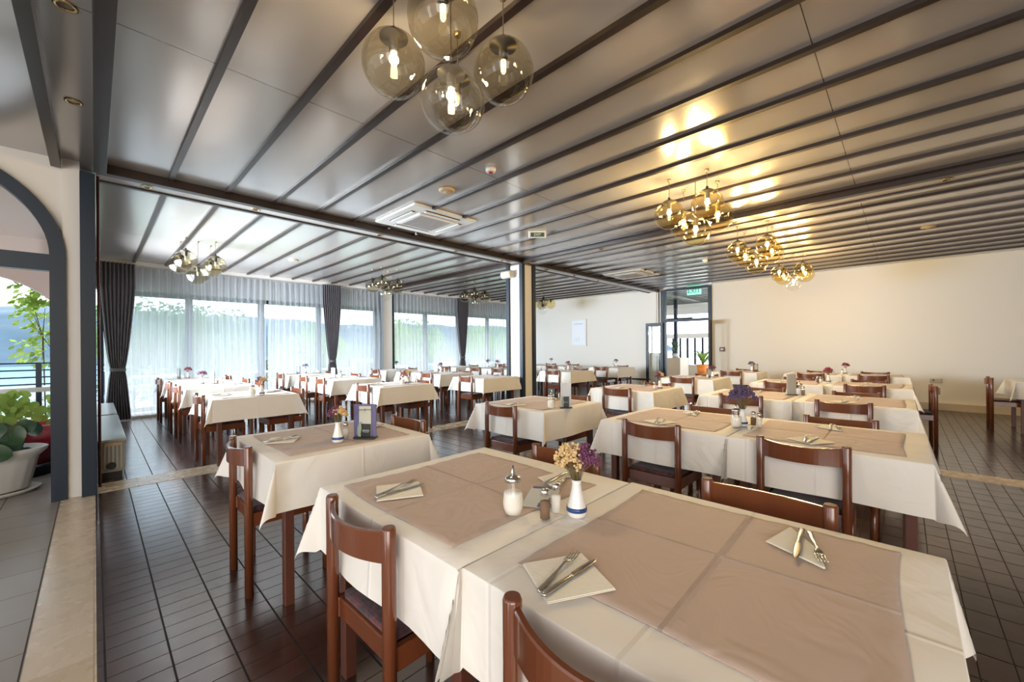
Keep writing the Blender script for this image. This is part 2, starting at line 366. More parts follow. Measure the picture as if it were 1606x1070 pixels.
# window wall (y = 10.9): low sill, lintel, column, end piers
struct('wall_window', MB().box(0, 10.8, 2.47, 11.66, 11.0, H), M_wall)
struct('baseboard_window', MB().box(0, 10.62, -0.02, 11.66, 10.95, 0.09), mat('sill_stone', (0.55, 0.50, 0.42), 0.4))
struct('wall_window', MB().box(5.70, 10.60, 0, 5.98, 11.0, H), M_wall)
for i, (a, b) in enumerate(((5.62, 5.70), (5.98, 6.06))):
    struct('trim_%d' % (4 + i), MB().box(a, 10.62, 0.09, b, 10.98, 2.9), M_dark)
xs = [0.06, 1.40, 2.74, 4.05, 5.62, 6.06, 7.30, 8.60, 9.95, 11.60]
wi = 1
for a, b in zip(xs[:-1], xs[1:]):
    if a == 5.62: continue
    fr = MB()
    fr.box(a, 10.86, 0.09, a + 0.06, 10.94, 2.47).box(b - 0.06, 10.86, 0.09, b, 10.94, 2.47)
    fr.box(a + 0.06, 10.86, 0.09, b - 0.06, 10.94, 0.17).box(a + 0.06, 10.86, 2.38, b - 0.06, 10.94, 2.47)
    wdw = struct('window_%d' % wi, fr, M_dark)
    MB().box(a + 0.06, 10.895, 0.17, b - 0.06, 10.905, 2.38).build('pane', M_pane, wdw); wi += 1
# left wall of the far bay: edge-on, unseen glazing added to let daylight in
lf = MB().box(-0.10, 5.66, 0, -0.02, 6.1, 2.9)
for y in (7.6, 9.1, 10.75): lf.box(-0.08, y, 0, 0.0, y + 0.07, 2.9)
lf.box(-0.08, 6.1, 0, 0.0, 10.8, 0.45).box(-0.08, 6.1, 2.5, 0.0, 10.8, H)
struct('wall_left', lf, M_dark)
for i, (a, b) in enumerate(((6.1, 7.6), (7.67, 9.1), (9.17, 10.75))):
    struct('window_%d' % (wi + i), MB().box(-0.045, a, 0.45, -0.035, b, 2.5), M_pane)
# ceiling edge trim at the window wall
struct('trim_6', MB().box(0.0, 10.50, 2.93, 11.66, 10.56, H), M_white)

# ceiling slats
k = 0; ti = 7
while True:
    x = 0.07 + 0.463 * (k + 1); k += 1
    if x > 11.6: break
    if abs(x - 5.85) < 0.17: continue
    struct('trim_%d' % ti, MB().box(x - 0.022, -4.2, H - 0.028, x + 0.022, 5.2, H), M_slat); ti += 1
    struct('trim_%d' % ti, MB().box(x - 0.022, 5.56, H - 0.028, x + 0.022, 10.52, H), M_slat); ti += 1
# beams: two dark rails with a light board between
M_board = mat('beam_board', (0.50, 0.45, 0.42), 0.2)
def beam_x(y0, x0, x1):
    global ti
    struct('trim_%d' % ti, MB().box(x0, y0, H - 0.085, x1, y0 + 0.09, H, bev=0.004), M_slat); ti += 1
    struct('trim_%d' % ti, MB().box(x0, y0 + 0.09, H - 0.07, x1, y0 + 0.29, H), M_board); ti += 1
    struct('trim_%d' % ti, MB().box(x0, y0 + 0.29, H - 0.085, x1, y0 + 0.35, H, bev=0.004), M_slat); ti += 1
def beam_y(x0, y0, y1):
    global ti
    struct('trim_%d' % ti, MB().box(x0, y0, H - 0.085, x0 + 0.09, y1, H, bev=0.004), M_slat); ti += 1
    struct('trim_%d' % ti, MB().box(x0 + 0.09, y0, H - 0.07, x0 + 0.29, y1, H), M_board); ti += 1
    struct('trim_%d' % ti, MB().box(x0 + 0.29, y0, H - 0.085, x0 + 0.35, y1, H, bev=0.004), M_slat); ti += 1
beam_x(5.20, 0.02, 5.67); beam_x(5.20, 6.02, 11.66)
beam_y(5.67, -4.2, 5.20); beam_y(5.67, 5.55, 10.5)
struct('trim_%d' % ti, MB().box(5.67, 5.2, H - 0.085, 6.02, 5.55, H), M_slat); ti += 1
struct('trim_%d' % ti, MB().box(0.0, -4.2, H - 0.10, 0.085, 5.20, H, bev=0.003), M_slat); ti += 1
struct('trim_%d' % ti, MB().box(-0.255, -4.2, H - 0.10, -0.195, 5.28, H), M_slat); ti += 1

# column at the crossing of the beams
struct('wall_column', MB().box(5.76, 5.30, 0, 6.08, 5.66, H - 0.08), M_wall)
for (x, y) in ((5.72, 5.26), (6.04, 5.26), (5.72, 5.62), (6.04, 5.62)):
    struct('trim_%d' % ti, MB().box(x, y, 0, x + 0.08, y + 0.08, H - 0.08, bev=0.004), M_dark); ti += 1
# left pier: dark frame, plaster strip, dark frame
struct('trim_%d' % ti, MB().box(-0.085, 5.24, 0, 0.012, 5.66, H - 0.1, bev=0.004), M_dark); ti += 1
struct('trim_%d' % ti, MB().tube([(0.03, 5.40, 0.03), (0.03, 5.40, 2.93)], 0.011, 10), mat('red_brown_pole', (0.10, 0.03, 0.035), 0.25)); ti += 1
struct('wall_pier', MB().box(-0.19, 5.30, 0, -0.085, 5.66, H), M_wall)

# arched garden wall left of the pier, y = 5.3
def arch_wall(name, y0, y1, xr, zs, a, b, x_left, ztop, m, nseg=28):
    """wall with one arched opening; right jamb at xr, springing at zs"""
    cx = xr - a; mb = MB(); pts = [(xr, 0)] + [(cx + a * math.cos(t), zs + b * math.sin(t)) for t in [PI * i / nseg for i in range(nseg + 1)]] + [(cx - a, 0)]
    # strips from the arch up to the top
    for i in range(1, nseg + 1):
        (xa, za), (xb, zb) = pts[i], pts[i + 1]
        vs_ = [(xa, y0, za), (xb, y0, zb), (xb, y0, ztop), (xa, y0, ztop), (xa, y1, za), (xb, y1, zb), (xb, y1, ztop), (xa, y1, ztop)]
        mb.add(vs_, [(0, 1, 2, 3), (7, 6, 5, 4), (0, 4, 5, 1)])
    mb.box(x_left, y0, 0, cx - a, y1, ztop)
    return mb, cx
aw, cxa = arch_wall('wall_left', 5.34, 5.62, -0.172, 2.12, 0.90, 0.84, -4.0, H, M_wall)
aw.box(-0.172, 5.34, 0, -0.16, 5.62, H)
struct('wall_arch', aw, M_wall)
def arch_frame(y0, y1, xr, zs, a, b, wd, ztr0, ztr1, nseg=36):
    cx = xr - a; mb = MB()
    out = [(xr, 0.0)] + [(cx + a * math.cos(PI * i / nseg), zs + b * math.sin(PI * i / nseg)) for i in range(nseg + 1)] + [(cx - a, 0.0)]
    inn = [(xr - wd, 0.0)] + [(cx + (a - wd) * math.cos(PI * i / nseg), zs + (b - wd) * math.sin(PI * i / nseg)) for i in range(nseg + 1)] + [(cx - a + wd, 0.0)]
    n_ = len(out); vs_ = [(x, y0, z) for x, z in out] + [(x, y0, z) for x, z in inn] + [(x, y1, z) for x, z in out] + [(x, y1, z) for x, z in inn]
    fs = []
    for i in range(n_ - 1):
        fs += [(i, i + 1, n_ + i + 1, n_ + i), (2 * n_ + i, 3 * n_ + i, 3 * n_ + i + 1, 2 * n_ + i + 1), (n_ + i, n_ + i + 1, 3 * n_ + i + 1, 3 * n_ + i), (i, 2 * n_ + i, 2 * n_ + i + 1, i + 1)]
    mb.add(vs_, fs); mb.box(cx - a + wd, y0 + .005, ztr0, xr - wd, y1 - .005, ztr1)
    return mb
d1 = struct('door_1', arch_frame(5.27, 5.37, -0.168, 2.12, 0.90, 0.84, 0.098, 1.995, 2.135), M_dark)
# fanlight glass above the transom
gl = MB(); cx = -0.168 - 0.90; n_ = 24
pts = [(cx + 0.80 * math.cos(PI * i / n_), 2.135 + 0.72 * math.sin(PI * i / n_)) for i in range(n_ + 1)]
gl.add([(x, 5.32, z) for x, z in pts], [tuple(range(n_ + 1))]); gl.build('fanlight_pane', M_pane, d1)

# outside terrace, arcade, railings
M_plaster = mat('pink_plaster', (0.62, 0.50, 0.45), 0.8)
struct('floor', MB().box(-6.0, 5.3, -0.12, 0.0, 8.3, -0.001), M_stone)
struct('floor', MB().box(-6.0, 8.3, -0.30, 18.0, 14.3, -0.06).box(0.0, 10.95, -0.1, 18.0, 14.3, -0.05), floor_mat('pale_terrace_tile', ((0.13, 0.15, 0.17), (0.17, 0.19, 0.21)), 0.4, 0.4, (0.35, 0.33, 0.3), 0.006, 0.35))
ow, _ = arch_wall('arcade', 8.0, 8.25, -0.25, 1.55, 0.9, 0.75, -4.0, 2.75, M_plaster)
ow.box(-0.25, 8.0, 2.0, -0.12, 8.25, 2.75).box(-0.16, 8.0, 0, -0.12, 8.25, 2.0)
ar = struct('wall_arcade', ow, M_plaster)
struct('ceiling', MB().box(-4.0, 5.62, 2.75, -0.12, 8.3, 2.9), M_plaster)
M_awn = bpy.data.materials.new('awning_fabric'); M_awn.use_nodes = True; _n, _l = nodes_of(M_awn); _n.remove(_n['Principled BSDF'])
_t = _n.new('ShaderNodeBsdfTranslucent'); _t.inputs[0].default_value = (.80, .76, .74, 1); _d = _n.new('ShaderNodeBsdfDiffuse'); _d.inputs[0].default_value = (.8, .77, .75, 1)
_m = _n.new('ShaderNodeMixShader'); _l.new(_t.outputs[0], _m.inputs[1]); _l.new(_d.outputs[0], _m.inputs[2]); _l.new(_m.outputs[0], _n['Material Output'].inputs[0])
for i in range(4):
    t = thing('awning', 'pale terrace awning outside the window wall, %s of four' % ('leftmost', 'second', 'third', 'rightmost')[i], 'awning', (1.55 + 3.2 * i, 11.0, 2.9), group='terrace awnings')
    MB().add([(-1.55, 0, 0), (1.55, 0, 0), (1.55, .8, -.24), (-1.55, .8, -.24)], [(0, 1, 2, 3)]).build('fabric', M_awn, t, fix=False)
    MB().add([(-1.55, .8, -.24), (1.55, .8, -.24), (1.55, .8, -.40), (-1.55, .8, -.40)], [(0, 1, 2, 3)]).build('valance', M_awn, t, fix=False)
    MB().tube([(-1.55, .8, -.24), (1.55, .8, -.24)], .02, 8).build('front_bar', M_white, t)
    for q in (-1.4, 1.4): MB().tube([(q, 0, -.12), (q, .78, -.26)], .015, 6).build('arm', M_white, t)
def railing(x0, x1, y, zs_, label, posts, wide=None):
    t = thing('railing', label, 'railing', ((x0 + x1) / 2, y, 0))
    L = (x1 - x0) / 2
    for z in zs_: MB().tube([(-L, 0, z), (L, 0, z)], 0.010, 6).build('rail', M_dark, t)
    for px in posts: MB().box(px - 0.025, -0.025, -0.05, px + 0.025, 0.025, zs_[0]).build('post', M_dark, t)
    if wide: MB().box(-L, -0.03, wide[0], L, wide[1], wide[2]).build('shelf_board', M_grey, t)
railing(-3.6, -0.2, 8.0, (1.15, 1.06, 0.97, 0.88), 'black thin-barred balcony railing outside the arched door', (-1.0, 1.40), (0.78, 0.35, 0.84))
railing(-0.5, 12.5, 13.5, (0.98, 0.86, 0.74, 0.62, 0.5, 0.38, 0.26, 0.14), 'dark horizontal-bar terrace railing behind the sheer curtains', [-6.2 + 1.24 * i for i in range(11)])

# door in the back wall
dm = MB()
dm.box(11.60, 5.00, 0, 11.70, 5.09, 2.96).box(11.60, 3.74, 0, 11.70, 3.82, 2.96).box(11.60, 3.82, 2.01, 11.70, 5.00, 2.08).box(11.60, 3.82, 2.90, 11.70, 5.00, 2.97)
door = struct('door_2', dm, M_dark)
MB().box(11.645, 3.82, 2.08, 11.655, 5.00, 2.90).build('transom_pane', M_pane, door)
for i, y in enumerate((5.14, 5.215)):
    struct('trim_%d' % ti, MB().box(11.655, y, 0, 11.69, y + 0.022, 2.95), M_slat); ti += 1
def leaf(loc, rz, wdt, label):
    t = MB()
    fr = MB().box(0, -0.022, 0.01, 0.075, 0.022, 2.0).box(wdt - 0.075, -0.022, 0.01, wdt, 0.022, 2.0).box(0.075, -0.022, 0.01, wdt - 0.075, 0.022, 0.16).box(0.075, -0.022, 1.90, wdt - 0.075, 0.022, 2.0)
    o = fr.build('door_%d' % label[0], M_dark); o.location = loc; o.rotation_euler = (0, 0, rz); tag(o, kind='structure')
    MB().box(0.075, -0.004, 0.16, wdt - 0.075, 0.004, 1.90).build('pane', M_pane, o)
    MB().tube([(wdt - 0.04, -0.02, 0.95), (wdt - 0.04, -0.06, 0.97), (wdt - 0.04, -0.06, 1.25), (wdt - 0.04, -0.02, 1.27)], 0.010, 8).build('door_handle', M_chrome, o)
    return o
lf1 = leaf((11.57, 5.06, 0), math.radians(97), 0.50, (3,))
MB().box(0.12, -0.012, 1.02, 0.26, -0.006, 1.18).build('notice', M_paper, lf1)
leaf((11.57, 3.77, 0), math.radians(197), 0.55, (4,))

# lobby beyond the door
struct('floor', MB().box(11.66, 2.6, -0.12, 16.2, 7.2, 0.0), M_stone)
struct('ceiling', MB().box(11.85, 2.6, H, 16.2, 7.2, H + 0.1), mat('lobby_ceiling', (0.72, 0.74, 0.73), 0.3))
k = 0
for i in range(17):
    x = 11.98 + 0.24 * i
    struct('trim_%d' % ti, MB().box(x, 2.6, H - 0.06, x + 0.09, 7.2, H), M_slat); ti += 1
struct('wall_lobby', MB().box(11.85, 7.1, 0, 16.2, 7.2, H), M_wall)
struct('wall_lobby', MB().box(16.0, 2.6, 0, 16.1, 7.1, 0.55).box(16.0, 2.6, 1.62, 16.1, 7.1, 1.80).box(16.0, 2.6, 2.55, 16.1, 7.1, H), M_wall)
gb = MB()
for i in range(16): gb.box(16.02, 2.65 + 0.28 * i, 0.55, 16.08, 2.72 + 0.28 * i, 1.62)
gb.box(16.02, 4.5, 1.8, 16.06, 4.54, 2.55)
struct('window_%d' % (wi + 3), gb, M_dark)
struct('trim_%d' % ti, MB().box(14.2, 5.72, 0, 14.3, 5.82, H).box(14.2, 6.28, 0, 14.3, 6.36, H).box(14.22, 5.2, 2.2, 14.28, 7.1, 2.3), M_dark); ti += 1
t = thing('cabinet', 'beige lobby cabinet under the spiky plant, seen through the open doorway', 'cabinet', (13.6, 5.55, 0))
MB().box(-0.35, -0.32, 0.05, 0.35, 0.32, 0.92, bev=0.01).build('body', mat('cabinet_beige', (0.55, 0.45, 0.34), 0.5), t); MB().box(-0.33, -0.30, 0, 0.33, 0.30, 0.05).build('plinth', M_black, t)
t = thing('counter', 'low pale lobby counter seen right of the beige cabinet', 'counter', (14.6, 5.35, 0))
MB().box(-0.25, -0.42, 0.05, 0.25, 0.42, 0.66, bev=0.01).build('body', mat('counter_cream', (0.66, 0.58, 0.46), 0.5), t); MB().box(-0.23, -0.40, 0, 0.23, 0.40, 0.05).build('plinth', M_black, t)

# ================================================================ plants
def leafblade(mb, base, d, up, L, wd, droop, nseg=5):
    d = Vector(d).normalized(); side = d.cross(Vector((0, 0, 1)))
    if side.length < .01: side = Vector((1, 0, 0))
    side.normalize(); p = Vector(base); vs_ = []; dirv = (d * (1 - up) + Vector((0, 0, 1)) * up).normalized()
    for i in range(nseg + 1):
        t = i / nseg; ww = wd * (math.sin(PI * min(1, t * 0.85 + 0.15)) ** 0.8) * (1 if i < nseg else 0.05)
        vs_ += [p + side * ww, p - side * ww]; p = p + dirv * (L / nseg); dirv = (dirv + Vector((0, 0, -1)) * droop / nseg).normalized()
    mb.add(vs_, [(2 * i, 2 * i + 1, 2 * i + 3, 2 * i + 2) for i in range(nseg)], True)
def spiky(name, label, loc, z0, n_, L, wd, pot_col, pot_r, pot_h, m, stem=0.3):
    t = thing(name, label, 'plant', loc)
    MB().lathe([(0.001, z0), (pot_r * .75, z0), (pot_r, z0 + pot_h), (pot_r * .9, z0 + pot_h), (pot_r * .85, z0 + pot_h - .03), (0.001, z0 + pot_h - .03)], 20).build('pot', mat('pot_' + name, pot_col, .5), t)
    MB().tube([(0, 0, z0 + pot_h - .04), (0.01, 0, z0 + pot_h + stem)], 0.015, 6).build('stem', M_bark, t)
    mb = MB()
    for i in range(n_):
        a = i * 2.4; leafblade(mb, (0, 0, z0 + pot_h + stem * (0.3 + 0.7 * i / n_)), (math.cos(a), math.sin(a), 0), random.uniform(.2, .7), L * random.uniform(.7, 1.1), wd * 1.2, random.uniform(.3, .9))
    mb.build('leaves', m, t, fix=False); return t
spiky('yucca_plant', 'spiky dark green yucca on the beige lobby cabinet', (13.55, 5.50, 0), 0.93, 34, 0.42, 0.018, (0.5, 0.5, 0.48), 0.13, 0.14, M_green, 0.22)
spiky('potted_plant', 'bright green plant in an orange pot seen through the doorway', (12.5, 4.26, 0), 0.42, 34, 0.46, 0.030, (0.85, 0.25, 0.03), 0.19, 0.34, M_leafl, 0.12)
t = thing('plant_stand', 'low dark stand under the orange pot in the lobby', 'stand', (12.5, 4.26, 0))
MB().box(-.20, -.20, .39, .20, .20, .418).build('top', M_slat, t)
for q1 in (-.17, .17):
    for q2 in (-.17, .17): MB().box(q1 - .015, q2 - .015, 0, q1 + .015, q2 + .015, .39).build('leg', M_slat, t)

def round_leaf(mb, c, nrm, r, spin):
    nrm = Vector(nrm).normalized(); a = nrm.orthogonal().normalized(); b = nrm.cross(a)
    a, b = a * math.cos(spin) + b * math.sin(spin), b * math.cos(spin) - a * math.sin(spin)
    c = Vector(c); vs_ = [c - nrm * r * 0.12]
    for i in range(14):
        t = 2 * PI * i / 14; rr = r * (1 - 0.25 * math.cos(t) ** 8 * (1 if math.cos(t) > 0 else -0.6)) ; vs_.append(c + (a * math.cos(t) + b * math.sin(t) * .92) * rr + nrm * r * .06 * math.sin(3 * t))
    mb.add(vs_, [(0, 1 + i, 1 + (i + 1) % 14) for i in range(14)], True)
t = thing('planter', 'large white ribbed oval planter with big round leaves by the arched door', 'planter', (-0.80, 5.93, 0))
def ribbed(prof, sx, sy, n_=96):
    mb = MB(); vs_ = []; fs = []
    for r, z, rib in prof:
        for k in range(n_):
            a = 2 * PI * k / n_; q = r * (1 + rib * (0.5 + 0.5 * math.cos(a * 24)))
            vs_.append((q * sx * math.cos(a), q * sy * math.sin(a), z))
    for i in range(len(prof) - 1):
        for k in range(n_): fs.append((i * n_ + k, i * n_ + (k + 1) % n_, (i + 1) * n_ + (k + 1) % n_, (i + 1) * n_ + k))
    return mb.add(vs_, fs, True)
M_pot = mat('planter_plastic', (0.55, 0.53, 0.49), 0.55)
ribbed([(0.01, .035, 0), (.36, .035, 0), (.37, .05, .015), (.42, .30, .015), (.425, .31, 0), (.44, .33, 0), (.48, .37, 0), (.49, .40, 0), (.47, .41, 0), (.44, .40, 0), (.43, .34, 0)], 1, .62).build('pot', M_pot, t)
MB().lathe([(0.01, .0), (.40, .0), (.45, .035), (.44, .04), (.38, .02), (.01, .02)], 48, sx=1, sy=.62).build('saucer', M_pot, t)
MB().lathe([(0.01, .36), (.43, .35)], 40, sx=1, sy=.6).build('soil', mat('soil', (.06, .04, .03), .9), t)
mb = MB(); sm_ = MB(); rnd = random.Random(3)
for i in range(46):
    a = rnd.uniform(0, 2 * PI); q = rnd.uniform(0.05, .42); z = rnd.uniform(.42, .72) - q * .25
    c = (q * math.cos(a) * .95, q * .6 * math.sin(a), z)
    round_leaf(mb, c, (math.cos(a) * .5 + rnd.uniform(-.3, .3), -.8 + rnd.uniform(-.4, .4), rnd.uniform(.2, .9)), rnd.uniform(.055, .095), rnd.uniform(0, 6))
    sm_.tube([(c[0] * .3, c[1] * .3, .35), (c[0] * .8, c[1] * .8, z - .08), c], .004, 5)
for (x, y, z, r) in ((.17, -.22, .60, .10), (.28, -.2, .56, .095), (.08, -.28, .47, .10), (.2, -.3, .42, .09), (.36, -.14, .62, .07), (.02, -.26, .62, .09)):
    round_leaf(mb, (x, y, z), (.1, -1, .35), r, rnd.uniform(0, 6)); sm_.tube([(x * .5, y * .5, .36), (x, y, z)], .004, 5)
mb.build('leaves', mat('dark_round_leaf', (0.018, 0.062, 0.022), 0.3, var=(5, .4, (1, 1, 1))), t, fix=False); sm_.build('stems', M_green, t)
t = thing('flower_tub', 'red tub on a black foot behind the white planter', 'planter', (-0.62, 6.72, 0))
MB().lathe([(0.01, .12), (.32, .12), (.38, .52), (.36, .53), (.34, .48), (.01, .46)], 36).build('tub', mat('red_plastic', (.33, .015, .03), .4), t)
MB().lathe([(0.01, 0), (.33, 0), (.33, .12), (.01, .12)], 36).build('foot', M_black, t)
mb = MB(); rnd = random.Random(5)
for i in range(90):
    a = rnd.uniform(0, 2 * PI); q = rnd.uniform(0, .4); round_leaf(mb, (q * math.cos(a), q * math.sin(a), rnd.uniform(.5, .85)), (rnd.uniform(-1, 1), -1, rnd.uniform(0, 1)), rnd.uniform(.03, .06), rnd.uniform(0, 6))
mb.build('leaves', M_leafl, t, fix=False)

# outdoor trees
def tree(loc, zc, rad, n_, m, label, trunk_h, seed, lf=0.16, flat=1.0):
    rnd = random.Random(seed); t = thing('garden_tree', label, 'tree', loc, group='garden trees beyond the terrace')
    mb = MB(); blobs = [(rnd.uniform(-rad, rad) * .7, rnd.uniform(-rad, rad) * .5, zc + rnd.uniform(-.6, .6) * rad * flat, rad * rnd.uniform(.3, .55)) for _ in range(12)]
    for i in range(n_):
        bx, by, bz, br = blobs[i % 12]; v = Vector((rnd.gauss(0, 1), rnd.gauss(0, 1), rnd.gauss(0, 1))).normalized() * br * rnd.uniform(.75, 1.05)
        c = Vector((bx, by, bz)) + v; nn = (v + Vector((rnd.uniform(-1, 1), rnd.uniform(-1, 1), rnd.uniform(-.2, 1))) * br).normalized(); a = nn.orthogonal().normalized(); b = nn.cross(a); s_ = lf * rnd.uniform(.6, 1.3)
        mb.add([c - a * s_, c - b * s_ * .5, c + a * s_, c + b * s_ * .5], [(0, 1, 2, 3)])
    mb.build('foliage', m, t, fix=False)
    k9 = min(1, rad / 1.6); tk = MB().tube([(0, 0, trunk_h), (.1, 0, zc * .3 + trunk_h * .7), (0, .05, zc)], [.14 * k9, .11 * k9, .03 * k9], 8)
    for bx, by, bz, br in blobs[:6]: tk.tube([(0, .03, zc - rad * .4), (bx * .8, by * .8, bz)], [.03 * k9, .012 * k9], 5)
    tk.build('trunk', M_bark, t)
places = [((1.6, 19, 0), 0.6, 2.6, M_leafm, 'grey-green tree behind the leftmost sheer panel'), ((4.4, 20.5, 0), 1.2, 2.4, M_leafm, 'dark leafy tree behind the second window from left'),
          ((5.9, 17.5, 0), .3, 1.6, M_leafl, 'bright yellow-green bush crown left of the middle grey drape'), ((8.6, 18.5, 0), .6, 1.8, M_leafl, 'sunlit green tree right of the middle grey drape'),
          ((11.8, 19.0, 0), .8, 2.0, M_leafl, 'sunlit tree behind the panel right of the wall column'), ((15.5, 20.0, 0), .9, 2.1, M_leafm, 'green tree behind the rightmost drape'),
          ((19.5, 21.0, 0), .8, 2.3, M_leafl, 'pale green tree behind the last sheer panel'), ((0.6, 12.2, 0), 0.1, 0.0, None, '')]
for i, (loc, zc, rad, m, lab) in enumerate(places):
    if m: tree((loc[0] * 1.1, loc[1] + 5 * (i % 2) + 2, 0), zc + .35, rad, 2600, m, lab, -7.0, i, lf=.13)
tree((-0.60, 10.3, 0), 1.7, .40, 420, M_leafl, 'thin branch of light leaves right of the lake view', -7.0, 21, lf=.06, flat=2.2)
tree((-1.3, 12.4, 0), -.5, .9, 1200, M_leafm, 'leafy shrub top below the balcony railing', -7.0, 22, lf=.06)
# lake and hill
tag(MB().box(-900, 60, -12.5, 1500, 1600, -12).build('lake', mat('lake_water', (0.16, 0.30, 0.38), 0.15)), 'pale bright lake below the blue hill outside the arch', 'lake')
struct('ground', MB().box(-60, 14.3, -7.4, 60, 60, -7.0).box(-60, 8.3, -7.4, 0, 14.3, -7.0), mat('slope_grass', (0.10, 0.16, 0.05), .9, var=(.6, .4, (1, 1, 1))))
hm = MB(); NX, NY = 120, 14; rnd = random.Random(11)
def hn(x, s_): return math.sin(x * .011 + s_) * .5 + math.sin(x * .027 + 2 * s_) * .3 + math.sin(x * .071 + 3 * s_) * .2
vs_ = []
for j in range(NY + 1):
    for i in range(NX + 1):
        x = -800 + 2200 * i / NX; tt = j / NY; top = 50 + 7 * hn(x, 1.2)
        zz = -12 + (top + 12) * math.sin(tt * PI / 2) ** 1.15 + 3.0 * hn(x * 3 + j * 90, j * .9) * math.sin(tt * PI)
        vs_.append((x, 560 + 160 * tt, zz))
hm.add(vs_, [(j * (NX + 1) + i, j * (NX + 1) + i + 1, (j + 1) * (NX + 1) + i + 1, (j + 1) * (NX + 1) + i) for j in range(NY) for i in range(NX)], True)
tag(hm.build('hill', mat('hill_forest', (0.032, 0.065, 0.085), .9, var=(.03, .5, (1, 1, 3))), fix=False), 'long blue wooded hill across the lake', 'hill')  # distance haze painted into the base colour as blue

# terrace furniture behind the sheers
M_rattan = mat('rattan_grey', (0.10, 0.12, 0.15), .6)
def make_tchair():
    t = thing('terrace_chair', '', 'chair')
    MB().box(-.25, -.24, .38, .25, .24, .44, bev=.02).build('seat', M_rattan, t)
    MB().box(-.27, -.24, .44, -.21, .24, .88, bev=.02).build('backrest', M_rattan, t)
    for sx_ in (-.22, .22):
        for sy_ in (-.21, .21): MB().tube([(sx_, sy_, -0.05), (sx_, sy_, .40)], .018, 6).build('leg', M_rattan, t)
    return t
def make_ttable():
    t = thing('terrace_table', '', 'table')
    MB().box(-.42, -.42, .68, .42, .42, .72, bev=.008).build('tabletop', mat('terrace_top', (.55, .58, .6), .3), t)
    MB().tube([(0, 0, -.03), (0, 0, .68)], .035, 10).build('pedestal', M_dark, t); MB().lathe([(.01, -.04), (.26, -.045), (.26, -.02), (.01, -.01)], 20).build('base', M_dark, t)
    return t
PT = Proto(make_ttable); PC = Proto(make_tchair)
wh = ['behind the leftmost sheer panel', 'behind the second sheer window', 'behind the third sheer window', 'left of the wall column', 'right of the wall column', 'behind the last drape']
for i, x in enumerate((1.0, 3.0, 5.0, 7.0, 9.0, 11.0)):
    PT.place((x, 12.35, 0), 0, 'pale-topped terrace table outdoors ' + wh[i], 'terrace tables')
    PC.place((x - .62, 12.35, 0), 0, 'grey woven terrace chair, left of the table ' + wh[i], 'terrace chairs')
    PC.place((x + .62, 12.4, 0), PI, 'grey woven terrace chair, right of the table ' + wh[i], 'terrace chairs')

# ================================================================ curtains
def sheer(x0, x1, label, seed):
    rnd = random.Random(seed); n_ = int((x1 - x0) * 90); zs_ = [0.05, .3, .8, 1.3, 1.8, 2.3, 2.45, 2.62, 2.9]
    ph = [rnd.uniform(0, 6) for _ in range(4)]; vs_ = []
    for z in zs_:
        for i in range(n_ + 1):
            x = x0 + (x1 - x0) * i / n_; g = 0.5 + 0.5 * (z / 2.9)
            am = .022 + .016 * math.sin(x * 2.1 + ph[0]) * math.sin(x * .9 + ph[1])
            y = 10.56 + am * math.sin(x * 46 + 2.5 * math.sin(x * 3.3 + ph[2]) + .35 * math.sin(z * 1.7 + x * 5)) + .010 * math.sin(x * 105 + ph[3])
            vs_.append((x + .012 * math.sin(z * 2 + x * 3), y, z))
    N = n_ + 1
    o = MB().add(vs_, [(j * N + i, j * N + i + 1, (j + 1) * N + i + 1, (j + 1) * N + i) for j in range(len(zs_) - 1) for i in range(n_)], True).build('sheer_curtain', M_sheer, fix=False)
    tag(o, label, 'curtain', 'white sheer curtains along the window wall')
sheer(0.12, 2.76, 'white sheer curtain beside the leftmost grey drape', 1)
sheer(2.80, 4.30, 'white sheer curtain just left of the middle grey drape', 2)
sheer(4.34, 5.66, 'white sheer curtain between middle drape and window column', 3)
sheer(6.02, 8.45, 'white sheer curtain between window column and rightmost drape', 4)
sheer(8.50, 11.6, 'white sheer curtain right of the rightmost grey drape', 5)
def drape(xc, wt, wm, zt, label, seed):
    rnd = random.Random(seed); vs_ = []; n_ = 90; zs_ = [0.02, .2, .4, .6, .8, zt, zt + .15, zt + .4, 1.6, 1.9, 2.2, 2.5, 2.75, 2.93]; ph = rnd.uniform(0, 6)
    for z in zs_:
        if z < zt: q = wm + (wt * .72 - wm) * ((zt - z) / zt) ** .7
        else: q = wm + (wt - wm) * min(1, ((z - zt) / 1.5)) ** .75
        for i in range(n_ + 1):
            a = i / n_; am = .035 if abs(z - zt) > .1 else .02
            vs_.append((xc + (a - .5) * q, 10.42 + am * math.sin(a * 2 * PI * 9 + ph + .5 * math.sin(z * 2)), z))
    N = n_ + 1
    t = thing('curtain', label, 'curtain', (0, 0, 0), group='grey drapes along the window wall')
    MB().add(vs_, [(j * N + i, j * N + i + 1, (j + 1) * N + i + 1, (j + 1) * N + i) for j in range(len(zs_) - 1) for i in range(n_)], True).build('drape', M_drape, t, fix=False)
    MB().lathe([(wm * .54, zt - .03), (wm * .56, zt), (wm * .54, zt + .03)], 24, cx=xc, cy=10.42, sy=.45 * .2 / wm * 1.6).build('tieback', mat('tieback_grey', (.10, .095, .10), .8), t)
drape(0.30, .50, .20, 0.95, 'long grey drape tied back at the far left end of the window wall', 1)
drape(4.20, .46, .16, 1.0, 'middle grey drape tied back beside the window column', 2)
drape(8.42, .50, .16, 1.0, 'rightmost grey drape tied back near the ceiling speaker column', 3)

